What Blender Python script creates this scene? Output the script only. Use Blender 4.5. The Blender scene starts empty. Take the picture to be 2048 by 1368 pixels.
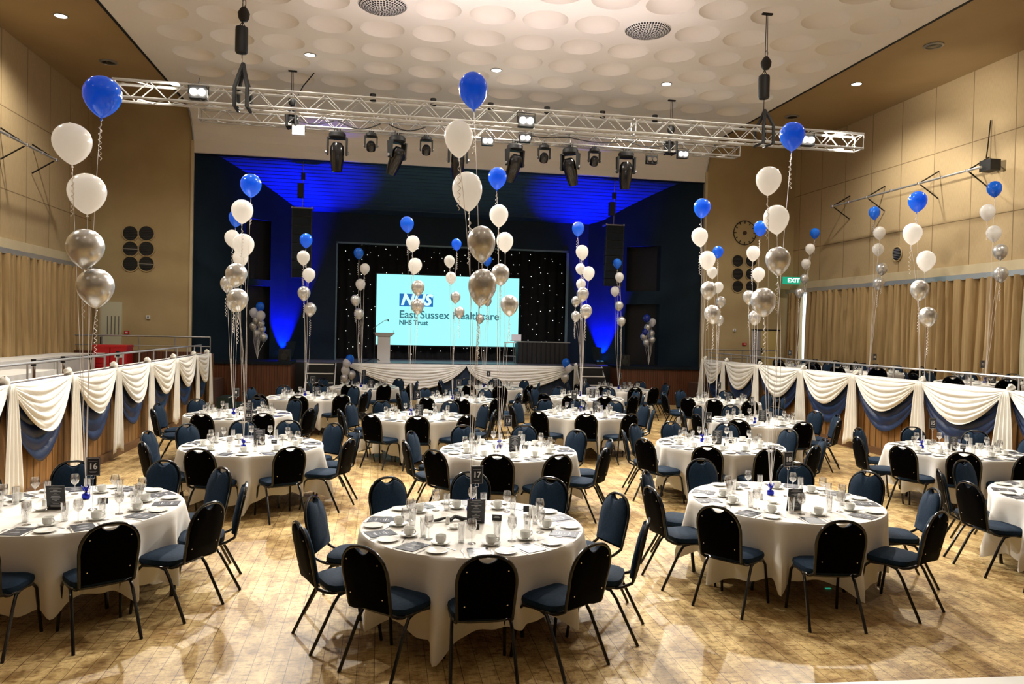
import bpy, bmesh, math, random
from mathutils import Vector, Matrix
from math import sin, cos, pi, radians, sqrt, atan2
random.seed(7)
S = bpy.context.scene
C = S.collection

# ------------------------------------------------------------------ camera
F_PX, YAW, PITCH, ROLL, EYE = 1508.0, .1727, -.01712, .0221, 2.35
fw = Vector((sin(YAW)*cos(PITCH), cos(YAW)*cos(PITCH), sin(PITCH)))
r0 = Vector((cos(YAW), -sin(YAW), 0)); u0 = r0.cross(fw)
rt = cos(ROLL)*r0 + sin(ROLL)*u0; up = -sin(ROLL)*r0 + cos(ROLL)*u0
cam = bpy.data.objects.new('camera', bpy.data.cameras.new('camera')); C.objects.link(cam)
cam.data.sensor_width = 36; cam.data.lens = F_PX/2048*36; cam.data.clip_end = 200; cam.data.clip_start = .05
M = Matrix((rt, up, -fw)).transposed().to_4x4(); M.translation = (0, 0, EYE); cam.matrix_world = M
S.camera = cam
O = Vector((0, 0, EYE))
def ray(x, y): return fw + rt*((x-1024)/F_PX) - up*((y-684)/F_PX)
def atz(x, y, z): v = ray(x, y); return O + v*((z-EYE)/v.z)
def aty(x, y, Y): v = ray(x, y); return O + v*(Y/v.y)
def atx(x, y, X): v = ray(x, y); return O + v*(X/v.x)

# ------------------------------------------------------------------ world, view, render options
W = bpy.data.worlds.new('world'); S.world = W; W.use_nodes = True
W.node_tree.nodes['Background'].inputs[0].default_value = (1, .9, .78, 1)
W.node_tree.nodes['Background'].inputs[1].default_value = .02
S.view_settings.view_transform = 'Standard'; S.view_settings.look = 'None'
S.view_settings.exposure = 0.12; S.view_settings.gamma = 1
cy = S.cycles
cy.max_bounces = 7; cy.diffuse_bounces = 4; cy.glossy_bounces = 3; cy.transmission_bounces = 4; cy.transparent_max_bounces = 24
cy.caustics_reflective = False; cy.caustics_refractive = False; cy.sample_clamp_indirect = 6; cy.use_denoising = True

WARM = (1, .925, .80); WHT = (1, .945, .85)
def light(kind, name, loc, power, col=WARM, size=.1, target=None, angle=70, blend=.5):
    d = bpy.data.lights.new(name, kind); d.energy = power; d.color = col
    if kind == 'AREA': d.shape = 'DISK'; d.size = size
    else: d.shadow_soft_size = size
    if kind == 'SPOT': d.spot_size = radians(angle); d.spot_blend = blend
    o = bpy.data.objects.new(name, d); C.objects.link(o); o.location = loc
    t = Vector(target) if target else Vector(loc) - Vector((0, 0, 1))
    o.rotation_euler = (t-Vector(loc)).to_track_quat('-Z', 'Y').to_euler()
    return o
P_DOWN, P_BACK, P_REAR, P_UP, P_BLUE = 620, 1800, 1500, 50, 4200
CEIL = 8.45
DOWN = [(x, y) for x in (-1.69, 2.57, 6.79) for y in (17.7, 10.4, 3.3, -3.6)]
SOFF = [(x, y) for x in (-6.6, 11.45) for y in (17.0, 9.6, 2.2)]
for x, y in DOWN: light('SPOT', 'downlight_glow', (x, y, CEIL-.03), P_DOWN*(.06 if y < 5 else 1), WARM, .08, angle=150, blend=.6)
for x, y in SOFF: light('SPOT', 'downlight_glow', (x, y, CEIL+.08), P_DOWN*(.06 if y < 5 else .8), WARM, .08, angle=150, blend=.6)
FRONT_LAMPS = [aty(397, 186, 13.25), aty(1052, 243, 13.25), aty(1613, 281, 13.25)]
REAR_LAMPS = [aty(975, 283, 18.7), aty(1050, 277, 18.7), aty(1365, 309, 18.7), aty(597, 262, 18.7)]
for p, tx in zip(FRONT_LAMPS, (-1.5, 2.5, 6.5)):
    light('SPOT', 'blinder_beam', p + Vector((0, -.12, 0)), P_BACK, WHT, .09, (tx, 4.5, .6), 130, .9)
for p, tx in zip(REAR_LAMPS, (1.5, 4.5, 8.5, -3)):
    light('SPOT', 'blinder_beam', p + Vector((0, -.12, 0)), P_REAR, WHT, .09, (tx, 12, .6), 120, .9)
light('SPOT', 'wall_wash', FRONT_LAMPS[2] + Vector((.3, 0, .1)), 1500, WARM, .06, (13.5, 15.6, 6.7), 60, 1)
light('SPOT', 'wall_wash', FRONT_LAMPS[0] + Vector((-.3, 0, .1)), 350, WARM, .06, (-8.1, 15.2, 6.0), 90, 1)
UPLAMPS = [aty(x, y, 13.5) for x, y in ((746, 190), (867, 199), (982, 208), (1095, 218), (1206, 227), (1311, 236))]
for p in UPLAMPS: light('SPOT', 'truss_uplight', p + Vector((0, .04, .2)), P_UP, (1, .86, .84), .05, p + Vector((0, 2.5, 5)), 150, .9)
BLUE_AT = ((-3.02, 25.53, 1.34), (7.645, 25.69, 1.34))
for (x, y, z), s_ in zip(BLUE_AT, (1, -1)):
    light('SPOT', 'blue_uplight_and_fill', (x, y, z), P_BLUE*1.7, (.0, .006, 1), .02, (x-.52*s_, y+.60, 4.4), 58, .6)
    light('SPOT', 'blue_uplight_and_fill', (x+.40*s_, y-1.15, z), P_BLUE*1.7, (.0, .006, 1), .02, (x+1.1*s_, y-.75, 7.0), 38, 1)  # added spot without a fixture, for the blue glow on the stage ceiling
light('SPOT', 'added_stage_fill', (2.5, 18.75, 6.9), 900, (.86, .86, 1), .1, (2.45, 24.9, .9), 52, 1)  # added spot with no lamp body, brightens the stage floor and swags

# ------------------------------------------------------------------ materials
def mat(name, col, rough=.6, metal=0, emit=None, es=1, spec=.5, alpha=None, coat=0, sheen=0):
    m = bpy.data.materials.new(name); m.use_nodes = True
    b = m.node_tree.nodes['Principled BSDF']
    b.inputs['Base Color'].default_value = (*col, 1); b.inputs['Roughness'].default_value = rough
    b.inputs['Metallic'].default_value = metal; b.inputs['Specular IOR Level'].default_value = spec
    if coat: b.inputs['Coat Weight'].default_value = coat; b.inputs['Coat Roughness'].default_value = .1
    if sheen: b.inputs['Sheen Weight'].default_value = sheen
    if emit: b.inputs['Emission Color'].default_value = (*emit, 1); b.inputs['Emission Strength'].default_value = es
    m.diffuse_color = (*col, 1)
    return m
def nt(m): return m.node_tree.nodes, m.node_tree.links, m.node_tree.nodes['Principled BSDF']
def noise_mix(m, c1, c2, scale=4, detail=5, stretch=(1, 1, 1), bump=0, coord='Object', lo=.35, hi=.65, bscale=None):
    N, L, b = nt(m)
    tc = N.new('ShaderNodeTexCoord'); mp = N.new('ShaderNodeMapping'); mp.inputs['Scale'].default_value = stretch
    L.new(tc.outputs[coord], mp.inputs[0])
    n = N.new('ShaderNodeTexNoise'); n.inputs['Scale'].default_value = scale; n.inputs['Detail'].default_value = detail
    L.new(mp.outputs[0], n.inputs['Vector'])
    r = N.new('ShaderNodeValToRGB'); r.color_ramp.elements[0].position = lo; r.color_ramp.elements[1].position = hi
    r.color_ramp.elements[0].color = (*c1, 1); r.color_ramp.elements[1].color = (*c2, 1)
    L.new(n.outputs[0], r.inputs[0]); L.new(r.outputs[0], b.inputs['Base Color'])
    if bump:
        n2 = N.new('ShaderNodeTexNoise'); n2.inputs['Scale'].default_value = bscale or scale; n2.inputs['Detail'].default_value = 3
        L.new(mp.outputs[0], n2.inputs['Vector'])
        bp = N.new('ShaderNodeBump'); bp.inputs['Strength'].default_value = bump; L.new(n2.outputs[0], bp.inputs['Height']); L.new(bp.outputs[0], b.inputs['Normal'])
    return m, r

def floor_mat():
    m = mat('floor_wood', (.5, .36, .18), .44, spec=.3); N, L, b = nt(m)
    tc = N.new('ShaderNodeTexCoord'); mp = N.new('ShaderNodeMapping'); mp.inputs['Rotation'].default_value = (0, 0, pi/2)
    L.new(tc.outputs['Object'], mp.inputs[0])
    def brick(w, h, c1, c2, mort, off):
        t = N.new('ShaderNodeTexBrick'); t.inputs['Scale'].default_value = 1; t.inputs['Brick Width'].default_value = w
        t.inputs['Row Height'].default_value = h; t.inputs['Mortar Size'].default_value = mort; t.inputs['Color1'].default_value = c1
        t.inputs['Color2'].default_value = c2; t.inputs['Mortar'].default_value = (.20, .12, .05, 1); t.offset = off; t.inputs['Bias'].default_value = 0
        L.new(mp.outputs[0], t.inputs['Vector']); return t
    t1 = brick(2.3, .118, (.82, .62, .295, 1), (.70, .51, .225, 1), .0022, .37)
    t2 = brick(9.0, .59, (1, 1, 1, 1), (.88, .88, .88, 1), .003, .5); t2.inputs['Mortar'].default_value = (.5, .42, .35, 1)
    mx = N.new('ShaderNodeMix'); mx.data_type = 'RGBA'; mx.blend_type = 'MULTIPLY'; mx.inputs[0].default_value = 1
    L.new(t1.outputs[0], mx.inputs[6]); L.new(t2.outputs[0], mx.inputs[7])
    def noise(scale, det, st, lo, hi, dark, src):
        mp2 = N.new('ShaderNodeMapping'); mp2.inputs['Scale'].default_value = st; L.new(tc.outputs['Object'], mp2.inputs[0])
        n = N.new('ShaderNodeTexNoise'); n.inputs['Scale'].default_value = scale; n.inputs['Detail'].default_value = det; n.inputs['Roughness'].default_value = .65
        L.new(mp2.outputs[0], n.inputs['Vector'])
        r = N.new('ShaderNodeValToRGB'); r.color_ramp.elements[0].position = lo; r.color_ramp.elements[1].position = hi
        r.color_ramp.elements[0].color = (*dark, 1); r.color_ramp.elements[1].color = (1, 1, 1, 1); L.new(n.outputs[0], r.inputs[0])
        x = N.new('ShaderNodeMix'); x.data_type = 'RGBA'; x.blend_type = 'MULTIPLY'; x.inputs[0].default_value = 1
        L.new(src, x.inputs[6]); L.new(r.outputs[0], x.inputs[7]); return x.outputs[2]
    c = noise(.55, 4, (1, 1, 1), .36, .56, (.66, .60, .54), mx.outputs[2])
    c = noise(3.2, 8, (1.4, .8, 1), .40, .56, (.60, .52, .44), c)
    c = noise(7, 6, (5, .6, 1), .30, .5, (.72, .66, .6), c)
    c = noise(14, 9, (.8, 2.2, 1), .36, .50, (.50, .41, .32), c)
    c = noise(34, 6, (1, 1, 1), .30, .38, (.40, .32, .25), c)
    # scratches: thin crooked lines along the level curves of two noises, thicker in worn areas
    def scratch(scale, st, w, dark, src, seed):
        mp2 = N.new('ShaderNodeMapping'); mp2.inputs['Scale'].default_value = st; mp2.inputs['Location'].default_value = (seed, seed*2, 0); L.new(tc.outputs['Object'], mp2.inputs[0])
        n = N.new('ShaderNodeTexNoise'); n.inputs['Scale'].default_value = scale; n.inputs['Detail'].default_value = 4; n.inputs['Roughness'].default_value = .6; n.inputs['Distortion'].default_value = .6
        L.new(mp2.outputs[0], n.inputs['Vector'])
        r = N.new('ShaderNodeValToRGB'); e = r.color_ramp.elements; e[0].position = .5-w; e[0].color = (1, 1, 1, 1); e[1].position = .5+w; e[1].color = (1, 1, 1, 1)
        m_ = e.new(.5); m_.color = (*dark, 1); L.new(n.outputs[0], r.inputs[0])
        k = N.new('ShaderNodeTexNoise'); k.inputs['Scale'].default_value = .9; k.inputs['Detail'].default_value = 3; L.new(mp2.outputs[0], k.inputs['Vector'])
        kr = N.new('ShaderNodeMapRange'); kr.inputs[1].default_value = .42; kr.inputs[2].default_value = .6; L.new(k.outputs[0], kr.inputs[0])
        x = N.new('ShaderNodeMix'); x.data_type = 'RGBA'; x.blend_type = 'MULTIPLY'; L.new(kr.outputs[0], x.inputs[0]); L.new(src, x.inputs[6]); L.new(r.outputs[0], x.inputs[7]); return x.outputs[2]
    c = scratch(3.2, (.7, 1.5, 1), .009, (.38, .30, .22), c, 3)
    c = scratch(5.5, (.5, 1.9, 1), .010, (.45, .36, .26), c, 11)
    c = scratch(9.0, (1.2, 1, 1), .014, (.50, .40, .30), c, 27)
    c = scratch(2.4, (5, .5, 1), .008, (.50, .42, .32), c, 41)
    L.new(c, b.inputs['Base Color'])
    return m
def wall_mat(name, base, seam):
    m = mat(name, base, .75, spec=.25); N, L, b = nt(m)
    tc = N.new('ShaderNodeTexCoord'); sp = N.new('ShaderNodeSeparateXYZ'); cb = N.new('ShaderNodeCombineXYZ')
    L.new(tc.outputs['Object'], sp.inputs[0]); L.new(sp.outputs[1], cb.inputs[0]); L.new(sp.outputs[2], cb.inputs[1])
    t = N.new('ShaderNodeTexBrick'); t.offset = 0; t.inputs['Scale'].default_value = 1; t.inputs['Brick Width'].default_value = 1.22; t.inputs['Row Height'].default_value = 1.78
    t.inputs['Mortar Size'].default_value = .012; t.inputs['Color1'].default_value = (*base, 1); t.inputs['Color2'].default_value = tuple(a*.93 for a in base)+(1,)
    t.inputs['Mortar'].default_value = (*seam, 1)
    mp = N.new('ShaderNodeMapping'); mp.inputs['Location'].default_value = (.3, -3.38, 0); L.new(cb.outputs[0], mp.inputs[0]); L.new(mp.outputs[0], t.inputs['Vector'])
    n = N.new('ShaderNodeTexNoise'); n.inputs['Scale'].default_value = 30; mp2 = N.new('ShaderNodeMapping'); mp2.inputs['Scale'].default_value = (1, 6, .3)
    L.new(tc.outputs['Object'], mp2.inputs[0]); L.new(mp2.outputs[0], n.inputs['Vector'])
    x = N.new('ShaderNodeMix'); x.data_type = 'RGBA'; x.blend_type = 'OVERLAY'; x.inputs[0].default_value = .25
    L.new(t.outputs[0], x.inputs[6]); L.new(n.outputs[0], x.inputs[7]); L.new(x.outputs[2], b.inputs['Base Color'])
    return m
def slat_mat(name, c1, c2, w, axis):
    m = mat(name, c1, .4, spec=.4); N, L, b = nt(m)
    tc = N.new('ShaderNodeTexCoord'); sp = N.new('ShaderNodeSeparateXYZ'); cb = N.new('ShaderNodeCombineXYZ')
    L.new(tc.outputs['Object'], sp.inputs[0]); L.new(sp.outputs[2], cb.inputs[0]); L.new(sp.outputs[axis], cb.inputs[1])
    t = N.new('ShaderNodeTexBrick'); t.offset = 0; t.inputs['Scale'].default_value = 1; t.inputs['Brick Width'].default_value = 5; t.inputs['Row Height'].default_value = w
    t.inputs['Mortar Size'].default_value = w*.09; t.inputs['Color1'].default_value = (*c1, 1); t.inputs['Color2'].default_value = (*c2, 1); t.inputs['Mortar'].default_value = tuple(a*.25 for a in c1)+(1,)
    mp = N.new('ShaderNodeMapping'); mp.inputs['Location'].default_value = (2, 0, 0); L.new(cb.outputs[0], mp.inputs[0]); L.new(mp.outputs[0], t.inputs['Vector'])
    n = N.new('ShaderNodeTexNoise'); n.inputs['Scale'].default_value = 9; n.inputs['Detail'].default_value = 6; mp2 = N.new('ShaderNodeMapping'); mp2.inputs['Scale'].default_value = (3, 3, .25)
    L.new(tc.outputs['Object'], mp2.inputs[0]); L.new(mp2.outputs[0], n.inputs['Vector'])
    x = N.new('ShaderNodeMix'); x.data_type = 'RGBA'; x.blend_type = 'OVERLAY'; x.inputs[0].default_value = .6
    L.new(t.outputs[0], x.inputs[6]); L.new(n.outputs[0], x.inputs[7]); L.new(x.outputs[2], b.inputs['Base Color'])
    bp = N.new('ShaderNodeBump'); bp.inputs['Strength'].default_value = .4; bp.inputs['Distance'].default_value = .01; L.new(t.outputs['Fac'], bp.inputs['Height']); bp.invert = True; L.new(bp.outputs[0], b.inputs['Normal'])
    return m
def glass_mat(name, tint=(1, 1, 1), amt=.12):
    m = bpy.data.materials.new(name); m.use_nodes = True; N = m.node_tree.nodes; L = m.node_tree.links; N.clear()
    out = N.new('ShaderNodeOutputMaterial'); tr = N.new('ShaderNodeBsdfTransparent'); tr.inputs[0].default_value = (*[.93*a for a in tint], 1)
    gl = N.new('ShaderNodeBsdfGlossy'); gl.inputs[0].default_value = (1, 1, 1, 1); gl.inputs['Roughness'].default_value = .04
    lw = N.new('ShaderNodeLayerWeight'); lw.inputs[0].default_value = .35
    ma = N.new('ShaderNodeMath'); ma.operation = 'MULTIPLY_ADD'; ma.inputs[1].default_value = .75; ma.inputs[2].default_value = amt; ma.use_clamp = True
    L.new(lw.outputs['Facing'], ma.inputs[0])
    mx = N.new('ShaderNodeMixShader'); L.new(ma.outputs[0], mx.inputs[0]); L.new(tr.outputs[0], mx.inputs[1]); L.new(gl.outputs[0], mx.inputs[2]); L.new(mx.outputs[0], out.inputs[0])
    return m

M_FLOOR = floor_mat()
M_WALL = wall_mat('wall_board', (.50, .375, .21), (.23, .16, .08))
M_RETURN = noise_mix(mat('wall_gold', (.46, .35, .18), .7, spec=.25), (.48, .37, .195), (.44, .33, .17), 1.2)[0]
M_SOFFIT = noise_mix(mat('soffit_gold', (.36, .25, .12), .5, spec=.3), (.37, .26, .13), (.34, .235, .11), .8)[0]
M_CEIL = noise_mix(mat('ceiling_white', (.80, .77, .74), .7, spec=.25), (.82, .79, .76), (.77, .74, .71), .5)[0]
M_HEADER = mat('header_white', (.66, .58, .54), .7)
M_CREAM = noise_mix(mat('cream_paint', (.62, .52, .33), .6), (.64, .54, .35), (.58, .48, .30), 2)[0]
M_TEAL = noise_mix(mat('teal_paint', (.006, .017, .030), .6, spec=.2), (.005, .015, .028), (.007, .020, .033), 1.5)[0]
M_NAVYP = noise_mix(mat('dark_paint', (.004, .008, .014), .6, spec=.2), (.004, .008, .013), (.005, .010, .016), 2)[0]
M_BLACK = mat('matt_black', (.006, .006, .007), .6)
M_GLOSSBLK = mat('gloss_black', (.006, .006, .007), .18, coat=.4)
M_CHAIRTUBE = mat('chair_tube', (.004, .004, .005), .22, spec=.45, coat=.15)
M_SHELL = mat('chair_shell', (.0005, .0005, .001), .6, spec=.02)
M_FABRIC = noise_mix(mat('chair_fabric', (.006, .018, .042), .85, spec=.2), (.004, .015, .036), (.008, .024, .050), 60, bump=.1)[0]
M_CHROME = mat('chrome', (.75, .75, .76), .15, 1)
M_ALU = mat('truss_aluminium', (.52, .52, .51), .42, .75)
M_CLOTH = noise_mix(mat('table_linen', (.74, .72, .68), .8), (.76, .74, .70), (.70, .68, .64), 3, bump=.05, bscale=25)[0]
M_DRAPE = noise_mix(mat('white_drape', (.86, .84, .78), .7, spec=.2), (.88, .86, .80), (.82, .80, .74), 4)[0]
M_NAVY = noise_mix(mat('navy_satin', (.012, .026, .085), .5, spec=.35), (.010, .023, .075), (.016, .034, .10), 5)[0]
M_CHINA = mat('white_china', (.80, .80, .77), .18, spec=.5)
M_PROG = noise_mix(mat('slate_print', (.020, .024, .040), .32, spec=.6), (.018, .022, .038), (.026, .03, .048), 8)[0]
M_MENU = mat('menu_black', (.006, .007, .012), .4)
M_PRINT = mat('white_print', (.78, .78, .78), .5)
M_GREYPRINT = mat('grey_print', (.42, .43, .46), .5)
M_STEEL = mat('cutlery_steel', (.62, .62, .63), .22, 1)
def latex(m, col, amt):
    N, L, b = nt(m); out = N['Material Output']; tl = N.new('ShaderNodeBsdfTranslucent'); tl.inputs[0].default_value = (*col, 1)
    mx = N.new('ShaderNodeMixShader'); mx.inputs[0].default_value = amt; L.new(b.outputs[0], mx.inputs[1]); L.new(tl.outputs[0], mx.inputs[2]); L.new(mx.outputs[0], out.inputs[0]); return m
M_BBLUE = latex(mat('blue_latex', (.012, .20, .86), .13, spec=.6, coat=.5), (.03, .32, 1), .4)
M_BWHITE = latex(mat('white_latex', (.93, .92, .91), .22, spec=.5, coat=.3), (.97, .96, .94), .4)
M_BSILVER = noise_mix(mat('silver_latex', (.66, .66, .66), .28, .62, coat=.4), (.72, .72, .72), (.58, .58, .58), 5)[0]
M_BNAVY = mat('navy_latex', (.01, .03, .30), .12, coat=.5)
M_RIBBON = mat('white_ribbon', (.80, .76, .74), .35, sheen=.2)
M_FOIL = noise_mix(mat('blue_foil', (.01, .02, .45), .25, .7), (.01, .02, .5), (.005, .01, .2), 30, bump=.6)[0]
M_GLASS = glass_mat('clear_glass')
M_WOODPL = slat_mat('platform_board', (.30, .155, .055), (.25, .125, .04), .19, 1)
M_WOODST = slat_mat('stage_panel', (.115, .042, .018), (.09, .032, .014), .075, 0)
M_WOODBASE = noise_mix(mat('skirting_wood', (.14, .065, .025), .45), (.15, .07, .028), (.11, .05, .02), 3, stretch=(4, .3, 4))[0]
M_CARPET = noise_mix(mat('platform_carpet', (.10, .05, .035), .9), (.11, .055, .04), (.08, .04, .03), 40)[0]
M_STAGEFL = noise_mix(mat('stage_floor', (.17, .16, .20), .35), (.18, .17, .21), (.14, .13, .17), 3)[0]
M_CURT = noise_mix(mat('gold_curtain', (.42, .29, .13), .6, spec=.3), (.45, .31, .145), (.33, .22, .095), 3, stretch=(1, 8, .3))[0]
M_GREY = mat('grey_metal', (.33, .33, .33), .35, .6)
M_SILVERRAIL = mat('rail_silver', (.62, .63, .64), .3, .7)
M_WHITEP = mat('white_paint', (.80, .80, .78), .4)
M_RED = mat('red_plastic', (.55, .012, .015), .4)
M_GREEN = mat('exit_green', (.0, .25, .14), .5, emit=(.02, .55, .32), es=.5)
M_EXITW = mat('exit_white', (.9, 1, .95), .5, emit=(.8, 1, .9), es=1.4)
M_LAMP = mat('lamp_glow', (1, 1, 1), .5, emit=(1, .93, .82), es=60)
M_DOWNL = mat('downlight_lamp', (1, 1, 1), .5, emit=(1, .92, .80), es=14)
M_STAR = mat('star_lamp', (1, 1, 1), .5, emit=(.95, 1, .92), es=2.2)
M_DAY = mat('daylight_pane', (.8, .9, 1), .3, emit=(.70, .88, 1), es=1.3)
M_SCREEN = mat('screen_image', (.1, .3, .3), .4, emit=(.34, .92, .92), es=.98)
M_LOGO = mat('logo_blue', (.0, .1, .35), .4, emit=(.01, .13, .42), es=.9)
M_LOGOW = mat('logo_white', (.3, .6, .6), .4, emit=(.62, .98, .98), es=1)
M_SCRTXT = mat('screen_text', (.02, .08, .1), .4, emit=(.03, .14, .18), es=1)
M_BLUEL = mat('blue_lamp', (0, 0, 1), .4, emit=(.05, .25, 1), es=8)
M_STARCLOTH = mat('star_cloth_black', (.004, .004, .005), .9)
M_DOORGOLD = mat('door_gold', (.60, .46, .18), .5)
M_PALEGREEN = mat('door_cream', (.62, .60, .44), .45)

# ------------------------------------------------------------------ mesh tools
class MB:
    def __init__(s): s.v = []; s.f = []; s.m = []; s.mi = 0
    def add(s, vs, fs):
        n = len(s.v); s.v += [tuple(x) for x in vs]; s.f += [tuple(i+n for i in f) for f in fs]; s.m += [s.mi]*len(fs); return s
    def use(s, i): s.mi = i; return s
    def box(s, a, b, T=None):
        x0, y0, z0 = a; x1, y1, z1 = b
        v = [Vector(p) for p in ((x0,y0,z0),(x1,y0,z0),(x1,y1,z0),(x0,y1,z0),(x0,y0,z1),(x1,y0,z1),(x1,y1,z1),(x0,y1,z1))]
        if T is not None: v = [T @ p for p in v]
        return s.add(v, [(0,3,2,1),(4,5,6,7),(0,1,5,4),(1,2,6,5),(2,3,7,6),(3,0,4,7)])
    def tube(s, pts, r, n=8, caps=True, closed=False):
        P = [Vector(p) for p in pts]; k = len(P); R = r if isinstance(r, (list, tuple)) else [r]*k
        rings = []; prev = None
        for i, p in enumerate(P):
            if closed: t = P[(i+1) % k]-P[i-1]
            else: t = P[min(i+1, k-1)]-P[max(i-1, 0)]
            t = t.normalized() if t.length > 1e-9 else Vector((0, 0, 1))
            if prev is None:
                a = Vector((0, 0, 1)) if abs(t.z) < .9 else Vector((1, 0, 0)); nrm = (a - t*a.dot(t)).normalized()
            else:
                nrm = prev - t*prev.dot(t); nrm = nrm.normalized() if nrm.length > 1e-6 else prev
            prev = nrm; bn = t.cross(nrm)
            rings.append([p + (nrm*cos(2*pi*j/n)+bn*sin(2*pi*j/n))*R[i] for j in range(n)])
        v = [q for rg in rings for q in rg]; f = []
        for i in range(k if closed else k-1):
            i2 = (i+1) % k
            for j in range(n): f.append((i*n+j, i*n+(j+1) % n, i2*n+(j+1) % n, i2*n+j))
        if caps and not closed: f.append(tuple(range(n-1, -1, -1))); f.append(tuple((k-1)*n+j for j in range(n)))
        return s.add(v, f)
    def cyl(s, a, b, r, n=10, r2=None): return s.tube([a, b], [r, r if r2 is None else r2], n)
    def lathe(s, prof, n=20, c=(0, 0, 0), T=None):
        v = []; f = []; rows = []
        for r, z in prof:
            if r < 1e-6: rows.append([len(v)]); v.append(Vector((c[0], c[1], c[2]+z)))
            else:
                rows.append([len(v)+j for j in range(n)]); v += [Vector((c[0]+r*cos(2*pi*j/n), c[1]+r*sin(2*pi*j/n), c[2]+z)) for j in range(n)]
        for a, b in zip(rows, rows[1:]):
            if len(a) == 1 and len(b) == 1: continue
            for j in range(n):
                j2 = (j+1) % n
                if len(a) == 1: f.append((a[0], b[j2], b[j]))
                elif len(b) == 1: f.append((a[j], a[j2], b[0]))
                else: f.append((a[j], a[j2], b[j2], b[j]))
        if T is not None: v = [T @ p for p in v]
        return s.add(v, f)
    def grid(s, fn, nu, nv, closed_u=False):
        v = [fn(i/nu, j/nv) for j in range(nv+1) for i in range(nu if closed_u else nu+1)]
        w = nu if closed_u else nu+1
        f = [(j*w+i, j*w+(i+1) % w, (j+1)*w+(i+1) % w, (j+1)*w+i) for j in range(nv) for i in range(nu)]
        return s.add(v, f)
    def prism(s, pts, a, b, T=None):   # outline in (x,z), extruded along y from a to b
        n = len(pts); v = [Vector((x, a, z)) for x, z in pts]+[Vector((x, b, z)) for x, z in pts]
        if T is not None: v = [T @ p for p in v]
        f = [tuple(range(n)), tuple(range(2*n-1, n-1, -1))]+[(i, i+n, (i+1) % n+n, (i+1) % n) for i in range(n)]
        return s.add(v, f)
    def build(s, name, mats, parent=None, smooth=40, solid=0):
        me = bpy.data.meshes.new(name); me.from_pydata(s.v, [], s.f); me.update()
        for m in (mats if isinstance(mats, (list, tuple)) else [mats]): me.materials.append(m)
        if isinstance(mats, (list, tuple)) and len(mats) > 1: me.polygons.foreach_set('material_index', s.m)
        bm = bmesh.new(); bm.from_mesh(me); bmesh.ops.recalc_face_normals(bm, faces=bm.faces); bm.to_mesh(me); bm.free()
        if smooth:
            me.polygons.foreach_set('use_smooth', [True]*len(me.polygons)); me.set_sharp_from_angle(angle=radians(smooth))
        o = bpy.data.objects.new(name, me); C.objects.link(o)
        if parent is not None: o.parent = parent
        if solid:
            md = o.modifiers.new('thickness', 'SOLIDIFY'); md.thickness = solid; md.offset = 0
        return o
def tag(o, label=None, cat=None, group=None, kind=None):
    if label: o['label'] = label
    if cat: o['category'] = cat
    if group: o['group'] = group
    if kind: o['kind'] = kind
    return o
def thing(name, label, cat, loc=(0, 0, 0), rz=0, group=None):
    o = bpy.data.objects.new(name, None); C.objects.link(o); o.location = loc; o.rotation_euler = (0, 0, rz); o.empty_display_size = .1
    return tag(o, label, cat, group)
KIDS = {}
def dup(root, loc=None, rz=None, label=None, group=None, scale=None):
    def kids(o):
        if o.name not in KIDS: KIDS[o.name] = [c for c in C.objects if c.parent == o]
        return KIDS[o.name]
    c = root.copy(); C.objects.link(c)
    for ch in kids(root):
        d = ch.copy(); C.objects.link(d); d.parent = c
        for g in kids(ch):
            e = g.copy(); C.objects.link(e); e.parent = d
    if loc is not None: c.location = loc
    if rz is not None: c.rotation_euler = (0, 0, rz)
    if scale is not None: c.scale = (scale,)*3
    if label: c['label'] = label
    if group: c['group'] = group
    return c
def structure(o): o['kind'] = 'structure'; return o
_txt = {}
def text_mesh(string, size, extrude=.0008, bold=0, shear=0, align='CENTER'):
    k = (string, size, extrude, bold, shear, align)
    if k not in _txt:
        cu = bpy.data.curves.new('lettering', 'FONT'); cu.body = string; cu.size = size; cu.extrude = extrude; cu.offset = bold; cu.shear = shear
        cu.align_x = align; cu.align_y = 'CENTER'; cu.resolution_u = 3
        o = bpy.data.objects.new('lettering', cu); C.objects.link(o); dg = bpy.context.evaluated_depsgraph_get()
        me = bpy.data.meshes.new_from_object(o.evaluated_get(dg)); C.objects.unlink(o); bpy.data.objects.remove(o); _txt[k] = me
    return _txt[k]
def text(name, string, size, m, parent, loc, rot=(pi/2, 0, 0), **kw):
    me = text_mesh(string, size, **kw).copy(); me.materials.clear(); me.materials.append(m)
    o = bpy.data.objects.new(name, me); C.objects.link(o); o.parent = parent; o.location = loc; o.rotation_euler = rot
    return o
NUM = {1:'one',2:'two',3:'three',4:'four',5:'five',6:'six',7:'seven',8:'eight',9:'nine',10:'ten',11:'eleven',12:'twelve',13:'thirteen',14:'fourteen',15:'fifteen',16:'sixteen',17:'seventeen',18:'eighteen',19:'nineteen',21:'twenty-one',22:'twenty-two',23:'twenty-three'}

# ------------------------------------------------------------------ room shell
XL, XR, YB, YF = -8.15, 13.5, -6.5, 23.2          # hall side walls, back, proscenium wall
CL, CR = -5.45, 10.35                              # edges of the white ceiling / proscenium
PL, PR = -4.5, 9.9                                 # platform fronts
STZ = 1.17
structure(MB().box((XL, YB, -.1), (XR, 28.5, 0)).build('floor', M_FLOOR, smooth=0))
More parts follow.
